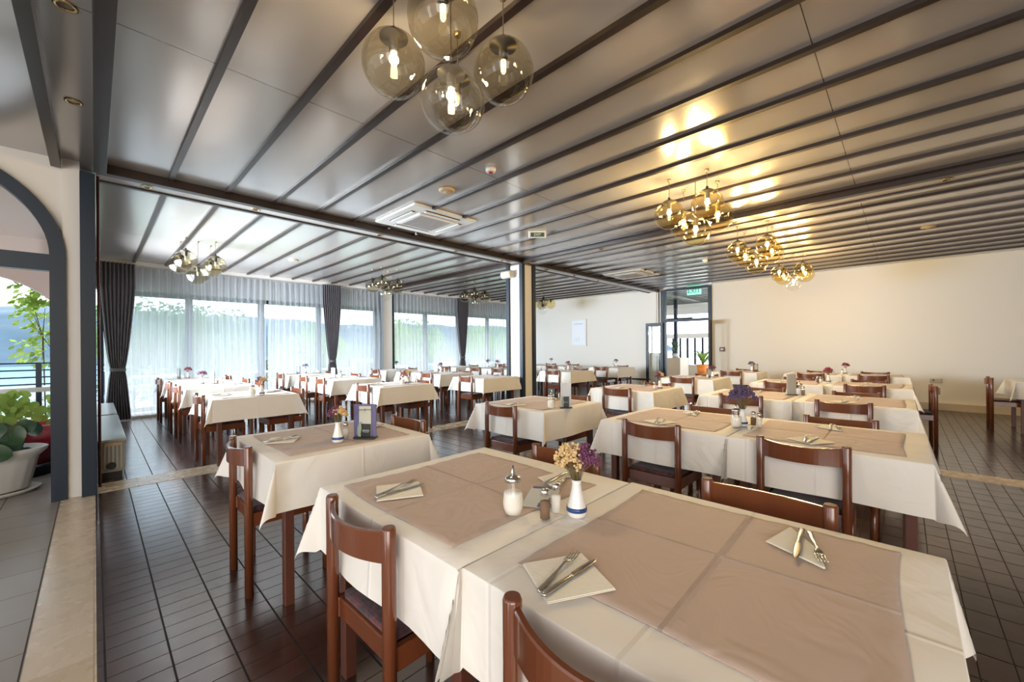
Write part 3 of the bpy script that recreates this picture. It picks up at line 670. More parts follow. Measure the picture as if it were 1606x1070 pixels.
# ================================================================ pendants
GR = 0.145
def pendant(name, loc, glass, bulb, label, group, light=0.0, prmesh={}):
    x, y, z = loc
    t = thing('pendant_lamp', label, 'lamp', (x, y, z), group=group)
    key = 'g'
    if key not in prmesh:
        prmesh['g'] = MB().sphere((0, 0, 0), GR, 36, 20).mesh('globe', M_smoke)
        for kk, mm in (('smoke', M_smoke), ('amber', M_amber), ('clear', M_glass)):
            me = prmesh['g'].copy(); me.materials[0] = mm; prmesh[kk] = me
        prmesh['cap'] = MB().lathe([(0.012, GR + .03), (.014, GR + .012), (.05, GR - .005), (.066, GR - .018), (.066, GR - .022), (.022, GR - .03), (.022, GR - .085), (.017, GR - .09), (.001, GR - .09)], 24).mesh('socket_cap', mat('bronze_cap', (.06, .055, .05), .35, .6))
        for kk, mm in (('lit', M_bulb), ('dim', M_bulbd), ('off', M_bulbo)):
            prmesh[kk] = MB().lathe([(.001, GR - .155), (.007, GR - .152), (.0125, GR - .142), (.0135, GR - .125), (.0135, GR - .09), (.001, GR - .09)], 16).mesh('bulb', mm)
    link('globe', prmesh[glass], t); link('socket_cap', prmesh['cap'], t); link('bulb', prmesh[bulb], t)
    MB().tube([(0, 0, GR + .02), (0, 0, H - z)], .0028, 6).build('cord', mat('cord_brown', (.12, .08, .05), .5), t)
    MB().lathe([(.001, H - z - .02), (.016, H - z - .02), (.02, H - z), (.001, H - z)], 14).build('ceiling_cup', M_brass, t)
    if light:
        d = bpy.data.lights.new('bulb_light', 'POINT'); d.energy = light; d.color = (1.0, 0.77, 0.46); d.shadow_soft_size = 0.03
        o = bpy.data.objects.new('bulb_light', d); C.objects.link(o); o.parent = t; o.location = (0, 0, GR - .175)
SPOT = [(-.19, .19, 2.64, 'left'), (-.17, -.17, 2.66, 'near'), (.20, -.15, 2.63, 'right'), (.19, .19, 2.62, 'far'), (0, 0, 2.47, 'lowest')]
clusters = [((1.18, 1.53), 'nearest cluster at the top', ('smoke', 'smoke', 'smoke', 'smoke', 'clear'), ('lit', 'dim', 'dim', 'off', 'lit')),
            ((4.27, 1.52), 'second lit cluster', ('amber',) * 5, ('lit',) * 5), ((6.55, 1.50), 'third lit cluster', ('amber',) * 5, ('lit',) * 5), ((9.05, 1.47), 'last lit cluster', ('amber',) * 4 + ('clear',), ('lit',) * 5),
            ((1.13, 7.90), 'leftmost unlit cluster', ('smoke',) * 4 + ('smoke',), ('off',) * 5), ((4.32, 7.93), 'second unlit cluster', ('smoke',) * 4 + ('clear',), ('off',) * 5),
            ((6.85, 7.95), 'third unlit cluster', ('smoke',) * 4 + ('clear',), ('off',) * 5), ((9.55, 7.93), 'last unlit cluster', ('amber', 'smoke', 'amber', 'smoke', 'clear'), ('off',) * 5)]
for ci, ((cx_, cy_), lab, gs, bs) in enumerate(clusters):
    for (dx, dy, z, wn2), g, b in zip(SPOT, gs, bs):
        e = 0
        if b == 'lit': e = LAMP
        if ci == 0 and b == 'lit': e = LAMP * .55
        pendant('p', (cx_ + dx, cy_ + dy, z), g, b, '%s %s glass globe pendant of the %s' % (wn2, {'smoke': 'smoky', 'amber': 'amber', 'clear': 'clear'}[g], lab), 'globes of the ' + lab, e)

# ================================================================ ceiling fittings
def cassette(x, y, lab):
    t = thing('air_conditioner', lab, 'air conditioner', (x, y, H))
    s_ = .475
    MB().box(-s_, -s_, -.03, s_, s_, 0, bev=.012).build('frame', M_white, t)
    MB().box(-.27, -.27, -.048, .27, .27, -.03, bev=.008).build('intake_panel', M_white, t)
    g = MB()
    for i in range(14): g.box(-.23, -.225 + .0335 * i, -.053, .23, -.21 + .0335 * i, -.048)
    g.build('grille', mat('grille_grey', (.42, .42, .43), .4), t)
    for a in range(4):
        Mx = Matrix.Rotation(a * PI / 2, 4, 'Z')
        MB().box(-.26, .335, -.036, .26, .385, -.030, M=Mx).build('air_slot', M_black, t)
        MB().box(-.25, .33, -.046, .25, .372, -.036, M=Mx @ Matrix.Rotation(0.0, 4, 'X')).build('louver', M_white, t)
cassette(3.06, 4.53, 'white square ceiling air conditioner cassette nearest the camera')
cassette(8.70, 4.55, 'white square ceiling air conditioner cassette near the back wall')
def disc(name, lab, cat, x, y, r, h_, m, inner=None):
    t = thing(name, lab, cat, (x, y, H))
    MB().lathe([(.001, 0), (r, 0), (r, -h_ * .6), (r * .85, -h_), (r * .5, -h_ * 1.05), (.001, -h_ * 1.05)], 28).build('body', m, t)
    if inner: MB().lathe([(.001, -h_ * 1.05), (r * .45, -h_ * 1.05), (r * .38, -h_ * 1.35), (.001, -h_ * 1.4)], 20).build('centre', inner, t)
disc('ceiling_speaker', 'tan round ceiling speaker above the nearest air conditioner', 'speaker', 2.63, 3.50, .085, .03, M_tan, M_tan)
disc('smoke_detector', 'white smoke detector on the ceiling above the nearest row', 'smoke detector', 2.62, 2.80, .05, .035, M_white, mat('red_led', (.4, .02, .02), .3))
disc('ceiling_speaker', 'pale round ceiling speaker over the window bay', 'speaker', 2.63, 8.30, .085, .02, M_tan, M_tan)
disc('ceiling_speaker', 'tan round ceiling speaker at the right over the far tables', 'speaker', 8.40, -.26, .085, .02, M_tan, M_tan)
disc('smoke_detector', 'white smoke detector on the ceiling near the doorway', 'smoke detector', 8.35, 2.80, .05, .035, M_white, M_white)
disc('smoke_detector', 'small dark detector on the ceiling near the column, window bay', 'smoke detector', 5.35, 9.0, .04, .05, M_grey, M_grey)
def spot(x, y, z, lab):
    t = thing('downlight', lab, 'lamp', (x, y, z), group='recessed downlights in the beams')
    MB().lathe([(.032, .0), (.045, -.001), (.045, -.006), (.034, -.008), (.030, -.002)], 24).build('ring', M_brass, t)
    MB().lathe([(.001, -.001), (.031, -.001)], 20).build('lens', mat('lens_dark', (.25, .22, .18), .15, .8), t)
for i, x in enumerate((0.37, 1.31, 2.85, 4.22, 5.3)):
    spot(x, 5.39, H - .07, 'recessed downlight in the long beam, %s from the left' % ('first', 'second', 'third', 'fourth', 'fifth')[i])
for i, x in enumerate((6.6, 7.6, 8.6, 9.6)):
    spot(x, 5.39, H - .07, 'recessed downlight in the beam right of the column, %s one' % ('first', 'second', 'third', 'fourth')[i])
for i, y in enumerate((-.31, 1.6, 3.6)):
    spot(5.86, y, H - .07, 'recessed downlight in the cross beam, %s' % ('right end', 'middle', 'near the column')[i])
for i, (y, n2) in enumerate(((2.95, 'upper'), (4.05, 'lower'))):
    spot(-.09, y, H, '%s brass downlight in the panel left of the corner beam' % n2)
for i, (x, y) in enumerate(((2.86, 5.13), (3.30, 5.13))):
    t = thing('ceiling_clip', 'small white clip on the beam edge below the air conditioner, %s one' % ('left', 'right')[i], 'clip', (x, y, H))
    MB().lathe([(.001, 0), (.022, 0), (.018, -.03), (.001, -.032)], 14).build('body', M_white, t)
# exit light on the ceiling
t = thing('exit_light', 'small white emergency exit light on the ceiling before the column', 'sign', (4.5, 3.83, H), math.radians(-45))
MB().box(-.13, -.025, -.10, .13, .025, 0, bev=.008).build('housing', M_white, t)
MB().box(-.10, -.029, -.092, .10, -.025, -.03).build('sign_panel', mat('dim_green', (.05, .10, .07), .4), t)
text_mesh('EXIT', .05, mat('pale_green', (.55, .65, .58), .5), 'lettering', t, Matrix.Translation((0, -.030, -.062)) @ Matrix.Rotation(PI / 2, 4, 'X'), .001)
# green exit sign over the door
t = thing('exit_sign', 'green lit exit sign behind the glass above the doorway', 'sign', (11.93, 4.30, 2.88), math.radians(-90))
MB().box(-.19, -.02, -.10, .19, .02, .10, bev=.005).build('housing', mat('exit_green', (.25, .8, .55), .4, emis=(.3, 1.0, .68), estr=1.0), t)
text_mesh('EXIT', .17, mat('exit_dark', (.02, .18, .10), .5), 'lettering', t, Matrix.Translation((0, -.022, 0)) @ Matrix.Rotation(PI / 2, 4, 'X'), .003)
# wall speaker on the column
t = thing('wall_speaker', 'cream double-ended wall speaker high on the column', 'speaker', (5.66, 5.60, 2.74))
mb = MB().tube([(0, -.13, 0), (0, -.12, 0), (0, .12, 0), (0, .13, 0)], [.05, .075, .075, .05], 20); mb.build('body', mat('cream_plastic', (.62, .56, .46), .45), t)
MB().tube([(0, 0, 0), (.06, -.03, 0)], .018, 10).build('bracket', M_white, t)
# picture on the back wall
t = thing('framed_poster', 'white framed pale poster on the back wall', 'picture', (11.655, 8.05, 1.80), math.radians(-90))
MB().box(-.31, -.045, -.46, .31, 0, .46).box(-.29, -.05, -.44, .29, -.045, .44).build('frame', M_white, t)
MB().box(-.27, -.053, -.42, .27, -.05, .42).build('print', mat('poster_print', (.86, .90, .96), .3), t)
mk = MB()
for i in range(6): mk.box(-.17 + .062 * i, -.055, .285, -.13 + .062 * i, -.053, .325)
mk.build('heading_marks', mat('print_blue', (.55, .58, .82), .6), t)
mk = MB()
for i, (x, h_) in enumerate(((-.17, .10), (-.10, .16), (-.08, .11), (.0, .17), (.02, .12), (-.2, .06))): mk.box(x, -.055, -.30, x + .012, -.053, -.30 + h_)
mk.build('figure_marks', mat('print_grey', (.66, .70, .74), .6), t)
t = thing('alarm_button', 'small brown fire alarm button on the wall right of the doorway', 'alarm', (11.655, 3.48, 1.22), math.radians(-90))
MB().box(-.065, -.04, -.055, .065, 0, .055, bev=.006).build('box', mat('brown_box', (.13, .05, .02), .4), t); MB().box(-.035, -.044, -.02, .035, -.04, .02).build('button_plate', M_white, t)
t = thing('wall_socket', 'pale double wall socket low on the right part of the back wall', 'socket', (11.655, -.45, .58), math.radians(-90))
MB().box(-.085, -.012, -.045, .085, 0, .045, bev=.004).build('plate', mat('socket_beige', (.55, .50, .40), .5), t)
MB().tube([(-.035, -.013, .01), (-.035, -.016, .01)], .016, 12).build('outlet', M_black, t); MB().tube([(.04, -.013, .01), (.04, -.016, .01)], .016, 12).build('outlet', M_grey, t)
# convectors under the back wall and along the left wall
for i, (y0, y1) in enumerate(((5.5, 7.3), (7.4, 9.2))):
    t = thing('convector', 'low black-topped finned convector under the back wall, %s one' % ('right', 'left')[i], 'radiator', (11.58, (y0 + y1) / 2, 0))
    L = (y1 - y0) / 2
    MB().box(-.08, -L, .29, .07, L, .34, bev=.004).build('top', M_black, t)
    f_ = MB()
    for q in range(int(L * 2 / .06)): f_.box(-.07, -L + .06 * q + .01, .04, .06, -L + .06 * q + .04, .29)
    f_.build('fins', M_white, t)
    MB().box(-.05, -L + .02, 0, .05, L - .02, .04).build('plinth', M_black, t)
for i, (y0, y1) in enumerate(((5.78, 8.0), (8.12, 9.9))):
    t = thing('convector', '%s grey metal convector heater behind the left pier' % ('nearer', 'farther')[i], 'radiator', (.115, (y0 + y1) / 2, 0)); L = (y1 - y0) / 2
    MB().box(-.10, -L, .375, .11, L, .40, bev=.004).build('top', mat('convector_top', (.38, .42, .41), .3, .3), t)
    MB().box(-.095, -L + .01, .07, .10, L - .01, .375).build('casing', mat('convector_side', (.30, .29, .26), .45, .2), t)
    rb = MB()
    for q in range(6): rb.box(-.085 + .03 * q, -L + .003, .10, -.072 + .03 * q, -L + .01, .34)
    rb.build('end_grille', M_grey, t)
    MB().tube([(.0, -L + .012, .135), (0, -L - .02, .135)], .035, 18).build('knob', M_black, t)
    MB().box(-.05, -L + .001, .335, .08, -L + .012, .365).build('name_plate', M_tan, t)
    MB().box(-.08, -L + .03, 0, .08, L - .03, .07).build('plinth', M_black, t)

# ================================================================ tables, cloths, chairs
TW, TD = .87, .86        # table size in x and y
TZ = .745
def make_table():
    t = thing('dining_table', '', 'table')
    MB().box(-TW / 2, -TD / 2, TZ - .03, TW / 2, TD / 2, TZ, bev=.003).build('tabletop', M_woodd, t)
    MB().box(-TW / 2 + .06, -TD / 2 + .06, TZ - .11, TW / 2 - .06, TD / 2 - .06, TZ - .03).build('apron', M_woodd, t)
    for sx_ in (-1, 1):
        for sy_ in (-1, 1):
            x, y = sx_ * (TW / 2 - .07), sy_ * (TD / 2 - .07)
            MB().box(x - .023, y - .023, 0, x + .023, y + .023, TZ - .03, bev=.004).build('leg', M_woodd, t)
    return t
PTAB = Proto(make_table)
OH = .255
def cloth_mesh(name, seed, pair):
    """pair: 0 single, 1 neighbour on +y side, -1 neighbour on -y side"""
    rnd = random.Random(seed); a, b = TW / 2 + .004, TD / 2 + .004
    def axis(h_): 
        inner = [-h_ + 2 * h_ * i / 12 for i in range(13)]; outer = [.004, .010, .02, .04, .07, .10, .13, .16, .19, .215, .24, OH]
        return [-h_ - q for q in reversed(outer)] + inner + [h_ + q for q in outer]
    X_, Y_ = axis(a), axis(b); ph = [rnd.uniform(0, 6.28) for _ in range(8)]; cf = {(sx_, sy_): (rnd.uniform(.26, .36), rnd.uniform(-14, 14)) for sx_ in (-1, 1) for sy_ in (-1, 1)}
    vs_ = []
    def rnd_edge(d):   # rolls over the edge with a 1 cm radius: horizontal, vertical
        r = .010
        if d < r * PI / 2: t_ = d / r; return r * math.sin(t_), r * (1 - math.cos(t_))
        return r, r + d - r * PI / 2
    for y in Y_:
        for x in X_:
            dx = max(0, abs(x) - a); dy = max(0, abs(y) - b); sx_ = 1 if x > 0 else -1; sy_ = 1 if y > 0 else -1
            px, py = max(-a, min(a, x)), max(-b, min(b, y)); z = TZ + .004
            adj = (pair == sy_)
            if dx == 0 and dy == 0: z += .0010 * math.sin(x * 9 + ph[0]) * math.sin(y * 7 + ph[1])
            elif dx > 0 and dy == 0:
                hz, vt = rnd_edge(dx); k_ = .045 + .045 * math.sin(y * 10 + ph[2 if sx_ > 0 else 3]); k_ *= (1 - (y / b) ** 6 * .3)
                px += sx_ * (hz * .3 + vt * k_); z -= vt * .992
            elif dy > 0 and dx == 0:
                hz, vt = rnd_edge(dy); k_ = (.045 + .045 * math.sin(x * 10 + ph[4 if sy_ > 0 else 5])) if not adj else .0
                py += sy_ * ((hz * .3 + vt * k_) if not adj else .002); z -= vt * .992
            else:
                th = math.atan2(dy, dx); r = math.hypot(dx, dy) * (1 - .17 * math.sin(2 * th) ** 2); kk, off = cf[(sx_, sy_)]
                s2 = math.sin(2 * th) ** 1.5; hk = .06 + kk * s2
                th2 = math.radians(45 + off * s2) + (th - PI / 4) * .62
                hh_ = r * hk; z -= math.sqrt(max(0, r * r - hh_ * hh_))
                if adj: px += sx_ * hh_ * .8; py += sy_ * .002 + sy_ * .012 * s2
                else: px += sx_ * (hh_ * math.cos(th2) + .003); py += sy_ * (hh_ * math.sin(th2) + .003)
            vs_.append((px, py, z))
    N = len(X_)
    return MB().add(vs_, [(j * N + i, j * N + i + 1, (j + 1) * N + i + 1, (j + 1) * N + i) for j in range(len(Y_) - 1) for i in range(N - 1)], True).mesh(name, M_cloth, fix=False)
CL = {0: [cloth_mesh('tablecloth', s_, 0) for s_ in (1, 2, 3)], 1: [cloth_mesh('tablecloth', s_, 1) for s_ in (4, 5)], -1: [cloth_mesh('tablecloth', s_, -1) for s_ in (6, 7)]}
CTOP = TZ + .005
def runner_mesh(seed):
    rnd = random.Random(seed); w2 = .355; n_ = 28; vs_ = []; ph = [rnd.uniform(0, 6) for _ in range(5)]
    for j in range(n_ + 1):
        for i in range(n_ + 1):
            x = -w2 + 2 * w2 * i / n_; y = -w2 + 2 * w2 * j / n_
            ex = min(w2 - abs(x), w2 - abs(y)); edge = max(0, 1 - ex / .05)
            z = .0028 + .0012 * math.sin(x * 11 + ph[0]) * math.sin(y * 8 + ph[1]) + .0022 * edge * math.sin((x + y) * 70 + ph[2]) * .5 + .0016 * max(0, 1 - abs(x - .02) / .02) + .0016 * max(0, 1 - abs(y + .01) / .02)
            vs_.append((x + .006 * math.sin(y * 9 + ph[3]) * (x / w2), y + .006 * math.sin(x * 8 + ph[4]) * (y / w2), z))
    N = n_ + 1; fs = [(j * N + i, j * N + i + 1, (j + 1) * N + i + 1, (j + 1) * N + i) for j in range(n_) for i in range(n_)]
    mb = MB().add(vs_, fs, True)
    rim = [i for i in range(N)] + [j * N + n_ for j in range(1, N)] + [n_ * N + i for i in range(n_ - 1, -1, -1)] + [j * N for j in range(n_ - 1, 0, -1)]
    o = len(mb.v); mb.v += [(mb.v[i][0], mb.v[i][1], .0003) for i in rim]
    for q in range(len(rim)): mb.f.append((rim[q], o + q, o + (q + 1) % len(rim), rim[(q + 1) % len(rim)])); mb.sm.append(False)
    return mb.mesh('table_overlay', M_runner, fix=False)
RM = [runner_mesh(s_) for s_ in (1, 2, 3, 4)]

def make_chair():
    t = thing('dining_chair', '', 'chair')      # local: back at -x, sitter faces +x
    MB().box(-.175, -.165, .425, .205, .165, .458, bev=.013).build('seat_cushion', M_seat, t)
    fr = MB().box(-.185, -.17, .362, -.160, .17, .432, bev=.004).box(.19, -.17, .362, .215, .17, .430, bev=.004).box(-.19, -.195, .362, .205, -.17, .432, bev=.004).box(-.19, .17, .362, .205, .195, .432, bev=.004).box(-.16, -.17, .405, .19, .17, .425)
    fr.build('seat_frame', M_wood, t)
    for s_ in (-1, 1):
        MB().tube([(-.20, s_ * .190, 0), (-.20, s_ * .190, .783), (-.20, s_ * .190, .790)], [.0205, .0205, .017], 16).build('leg', M_wood, t)
        MB().tube([(.195, s_ * .175, 0), (.195, s_ * .175, .362)], [.018, .0195], 14).build('leg', M_wood, t)
    sl = MB(); n_ = 18; vs_ = []
    for i in range(n_ + 1):
        y = -.18 + .36 * i / n_; q = 1 - (y / .18) ** 2; bow = -.200 - .052 * q
        nx = Vector((1, -2 * .052 * y / .0324, 0)).normalized(); th = .0085
        zt = .768 + .010 * (1 - q)
        for (o_, z) in ((th, .684), (th, zt - .004), (th - .003, zt), (-th + .003, zt), (-th, zt - .004), (-th, .684)):
            vs_.append((bow + nx.x * o_, y + nx.y * o_, z))
    fs = [(i * 6 + k2, i * 6 + (k2 + 1) % 6, (i + 1) * 6 + (k2 + 1) % 6, (i + 1) * 6 + k2) for i in range(n_) for k2 in range(6)] + [tuple(range(6)), tuple(n_ * 6 + k2 for k2 in reversed(range(6)))]
    sl.add(vs_, fs, False).build('backrest', M_wood, t)
    return t
PCH = Proto(make_chair)

def knife_mesh():
    mb = MB(); sec = [(-.105, .004, .0025), (-.100, .0075, .004), (-.04, .0065, .004), (-.005, .005, .0035), (0.0, .0055, .002), (.01, .008, .0012), (.05, .0095, .001), (.085, .008, .0009), (.100, .004, .0008), (.105, .001, .0006)]
    vs_ = [];
    for x, wy, hz in sec:
        for (sy_, sz_) in ((-1, -.6), (-.6, -1), (.6, -1), (1, -.6), (1, .6), (.6, 1), (-.6, 1), (-1, .6)): vs_.append((x, sy_ * wy, hz * sz_ + .0045))
    n_ = len(sec); fs = [(i * 8 + k_, i * 8 + (k_ + 1) % 8, (i + 1) * 8 + (k_ + 1) % 8, (i + 1) * 8 + k_) for i in range(n_ - 1) for k_ in range(8)] + [tuple(range(8)), tuple((n_ - 1) * 8 + k_ for k_ in range(8))]
    return mb.add(vs_, fs, True).mesh('knife', M_steel)
def fork_mesh():
    mb = MB(); sec = [(-.100, .004, .002, 0), (-.095, .0075, .0022, 0), (-.04, .0055, .0022, .001), (.0, .003, .002, .004), (.03, .0032, .002, .008), (.042, .009, .0014, .007), (.055, .0115, .0013, .004)]
    vs_ = []
    for x, wy, hz, zz in sec:
        for (sy_, sz_) in ((-1, -.5), (-.6, -1), (.6, -1), (1, -.5), (1, .5), (.6, 1), (-.6, 1), (-1, .5)): vs_.append((x, sy_ * wy, hz * sz_ + .0035 + zz))
    n_ = len(sec); fs = [(i * 8 + k_, i * 8 + (k_ + 1) % 8, (i + 1) * 8 + (k_ + 1) % 8, (i + 1) * 8 + k_) for i in range(n_ - 1) for k_ in range(8)] + [tuple(range(8)), tuple((n_ - 1) * 8 + k_ for k_ in range(8))]
    mb.add(vs_, fs, True)
    for k_ in range(4):
        y = -.0098 + .00653 * k_; mb.tube([(.053, y, .0075), (.07, y, .005), (.088, y, .007), (.102, y, .012)], [.0019, .0017, .0014, .0006], 6)
    return mb.mesh('fork', M_steel)
ME_knife, ME_fork = knife_mesh(), fork_mesh()
def napkin_mesh(tri):
    s_ = .082
    if tri: poly = [(-s_ * 1.45, 0), (0, -s_ * 1.15), (s_ * 1.45, 0), (s_ * .1, s_ * .25)]
    else: poly = [(-s_, -s_), (s_, -s_), (s_, s_), (-s_, s_)]
    mb = MB().prism(poly, 0.0005, .0020); p2 = [(x * .985 + .001, y * .985 + .002) for x, y in poly]
    mb.prism(p2, .0020, .0034)
    return mb.mesh('napkin', M_napkin)
ME_nap = [napkin_mesh(False), napkin_mesh(True)]

# ---- small table objects
def make_sugar():
    t = thing('sugar_pourer', '', 'sugar pourer')
    MB().lathe([(.001, .001), (.024, .001), (.028, .005), (.034, .022), (.0355, .04), (.033, .065), (.027, .095), (.0245, .110)], 28).build('jar', M_glass, t)
    MB().lathe([(.001, .004), (.025, .004), (.0315, .022), (.0330, .04), (.0305, .065), (.0295, .072), (.001, .075)], 24).build('sugar', M_sugar, t)
    MB().lathe([(.025, .106), (.0275, .108), (.0275, .116), (.024, .123), (.010, .127), (.001, .128)], 24).build('lid', M_chrome, t)
    MB().tube([(0, 0, .10), (0, 0, .135), (.004, 0, .160)], [.006, .006, .0035], 10).build('spout', M_chrome, t)
    return t
def make_shaker(m, cap_h=.018):
    def f():
        t = thing('shaker', '', 'shaker')
        MB().lathe([(.001, .001), (.016, .001), (.018, .004), (.0185, .06), (.0175, .074), (.013, .080)], 10, smooth=False).build('bottle', M_glass, t)
        MB().lathe([(.001, .005), (.0155, .005), (.0160, .058), (.001, .062)], 10).build('contents', m, t)
        MB().lathe([(.0135, .078), (.0150, .080), (.0150, .092), (.011, .099), (.001, .101)], 18).build('cap', M_chrome, t)
        return t
    return f
def make_vase():
    t = thing('bud_vase', '', 'vase')
    MB().lathe([(.001, .001), (.028, .001), (.031, .006), (.033, .018), (.0315, .030), (.024, .055), (.017, .085), (.0145, .105), (.0165, .118), (.0145, .117), (.0125, .104), (.001, .09)], 30).build('body', M_porc, t)
    MB().lathe([(.0334, .018), (.0340, .0185), (.0336, .026), (.0322, .032), (.0316, .0315)], 30).build('blue_band', M_blue, t)
    return t
PSU, PPE, PSA, PVA = Proto(make_sugar), Proto(make_shaker(M_pepper)), Proto(make_shaker(M_sugar)), Proto(make_vase)
def bouquet(loc, kinds, label, seed, rad=.06, hgt=.10, n_=70, blob=.007):
    rnd = random.Random(seed); t = thing('dried_bouquet', label, 'flowers', loc, group='dried bouquets on the tables')
    st = MB(); parts = {}
    for i in range(n_):
        a = rnd.uniform(0, 2 * PI); q = rad * math.sqrt(rnd.uniform(0, 1)); x, y = q * math.cos(a), q * math.sin(a)
        z = .118 + hgt * (.35 + .65 * math.sqrt(max(0, 1 - (q / rad) ** 2)) * rnd.uniform(.45, 1.05))
        side = (x * .70 - y * .72)      # to the right as the camera sees it
        kd = kinds[0] if len(kinds) == 1 or side < rnd.uniform(-.012, .012) else kinds[1]
        mb = parts.setdefault(kd.name, (MB(), kd))[0]
        for _ in range(6): mb.sphere((x + rnd.uniform(-1, 1) * blob * 1.3, y + rnd.uniform(-1, 1) * blob * 1.3, z + rnd.uniform(-1, 1) * blob * 1.3), blob * rnd.uniform(.45, .85), 6, 4)
        if i % 3 == 0: st.tube([(x * .06, y * .06, .085), (x * .4, y * .4, .118 + (z - .118) * .5), (x, y, z)], .0011, 4)
    st.build('stems', M_stem, t)
    for mb, kd in parts.values(): tag(mb.build('blossoms', kd, t), kind='stuff')
    return t
def menu_small(loc, rz, label, h_=.17, col=(.13, .15, .17)):
    t = thing('menu_holder', label, 'menu', loc, rz, group='menu holders on the tables')
    MB().box(-.055, -.022, 0, .055, .022, .010, bev=.002).build('base', M_black, t)
    MB().box(-.048, -.006, .010, .048, .006, h_, bev=.001).build('menu_book', mat('menu_%d' % int(col[0] * 1000), col, .5), t)
    MB().box(-.03, -.0085, .05, .03, -.006, h_ - .01).build('card', mat('card_grey', (.42, .42, .40), .6), t)
    return t

# ---- list of tables: key, x0, y0, pair, description, chairs
T = {}
def tab(key, x0, y0, pair, desc, near=True, far=True): T[key] = dict(x=x0, y=y0, pair=pair, desc=desc, near=near, far=far)
tab('A1', .63, .81, -1, 'left table of the nearest pair'); tab('A2', .645, -.068, 1, 'right table of the nearest pair')
tab('A3', .615, 2.20, 0, 'table holding the purple menu')
tab('B1', 2.68, .79, -1, 'left table of the second pair'); tab('B2', 2.68, -.09, 1, 'right table of the second pair'); tab('B3', 2.64, 2.19, 0, 'single table in front of the column')
tab('C1', 4.78, .81, -1, 'left table of the third pair'); tab('C2', 4.82, -.07, 1, 'right table of the third pair'); tab('C3', 4.66, 2.17, 0, 'single table with purple bouquet')
tab('D1', 6.92, .81, -1, 'left table of the fourth pair'); tab('D2', 6.98, -.07, 1, 'right table of the fourth pair'); tab('D3', 6.98, 2.24, 0, 'single table just before the doorway')
tab('E1', 9.35, .82, -1, 'left table of the last pair'); tab('E2', 9.4, -.06, 1, 'right table of the last pair'); tab('E3', 9.30, 2.15, 0, 'single table against the cream back wall')
tab('F', 9.25, -2.02, 0, 'table cut off at the right edge', False, False)
tab('L1', .90, 5.45, 0, 'front leftmost window-bay table'); tab('L2', .90, 7.25, 1, 'second leftmost window-bay table'); tab('L2b', .90, 8.13, -1, 'leftmost window-bay table behind the second')
tab('L3', .88, 9.40, 0, 'leftmost table against the sheer curtain')
tab('L4', 2.80, 5.30, 0, 'front window-bay table of the second line'); tab('L5', 2.88, 7.10, 1, 'second-line window-bay pair, nearer table'); tab('L5b', 2.88, 7.98, -1, 'second-line window-bay pair, farther table')
tab('L6', 2.86, 9.30, 0, 'second-line table against the sheer curtain')
tab('L8', 4.80, 5.36, 0, 'window-bay table just left of the column', True, False)
tab('L7', 5.0, 6.92, 1, 'third-line window-bay pair, nearer table'); tab('L7b', 5.0, 7.80, -1, 'third-line window-bay pair, farther table'); tab('L9', 5.02, 9.20, 0, 'third-line table beside the window column')
tab('M1', 7.32, 5.86 - .56, 0, 'front table seen right of the column'); tab('M2', 7.2, 7.0, 1, 'fourth-line pair behind the column, nearer table'); tab('M2b', 7.2, 7.88, -1, 'fourth-line pair behind the column, farther table'); tab('M4', 7.2, 9.2, 0, 'fourth-line table by the rightmost drape')
tab('N1', 9.42, 5.32, 0, 'table near the picture wall, right one'); tab('N2', 9.4, 7.0, 1, 'table pair below the poster, nearer table'); tab('N2b', 9.4, 7.88, -1, 'table pair below the poster, farther table'); tab('N4', 9.4, 9.2, 0, 'last table in the window corner')
crnd = random.Random(99); idx = 0
def place_setting(x, y, rz, desc, side, tri):
    nap = link('napkin', ME_nap[1 if tri else 0], None, (x, y, CTOP + .0065)); nap.rotation_euler = (0, 0, rz + (math.radians(-30) if not tri else math.radians(20)))
    tag(nap, 'folded cream napkin, %s setting on the %s' % (side, desc), 'napkin', 'folded paper napkins')
    z = CTOP + .0102; c, s_ = math.cos(rz), math.sin(rz)
    fo = link('fork', ME_fork, None, (x - s_ * .022, y + c * .022, z), rz + math.radians(9)); tag(fo, 'steel fork, %s setting on the %s' % (side, desc), 'fork', 'steel forks')
    kn = link('knife', ME_knife, None, (x + s_ * .014, y - c * .014, z), rz - math.radians(2)); tag(kn, 'steel knife, %s setting on the %s' % (side, desc), 'knife', 'steel knives')
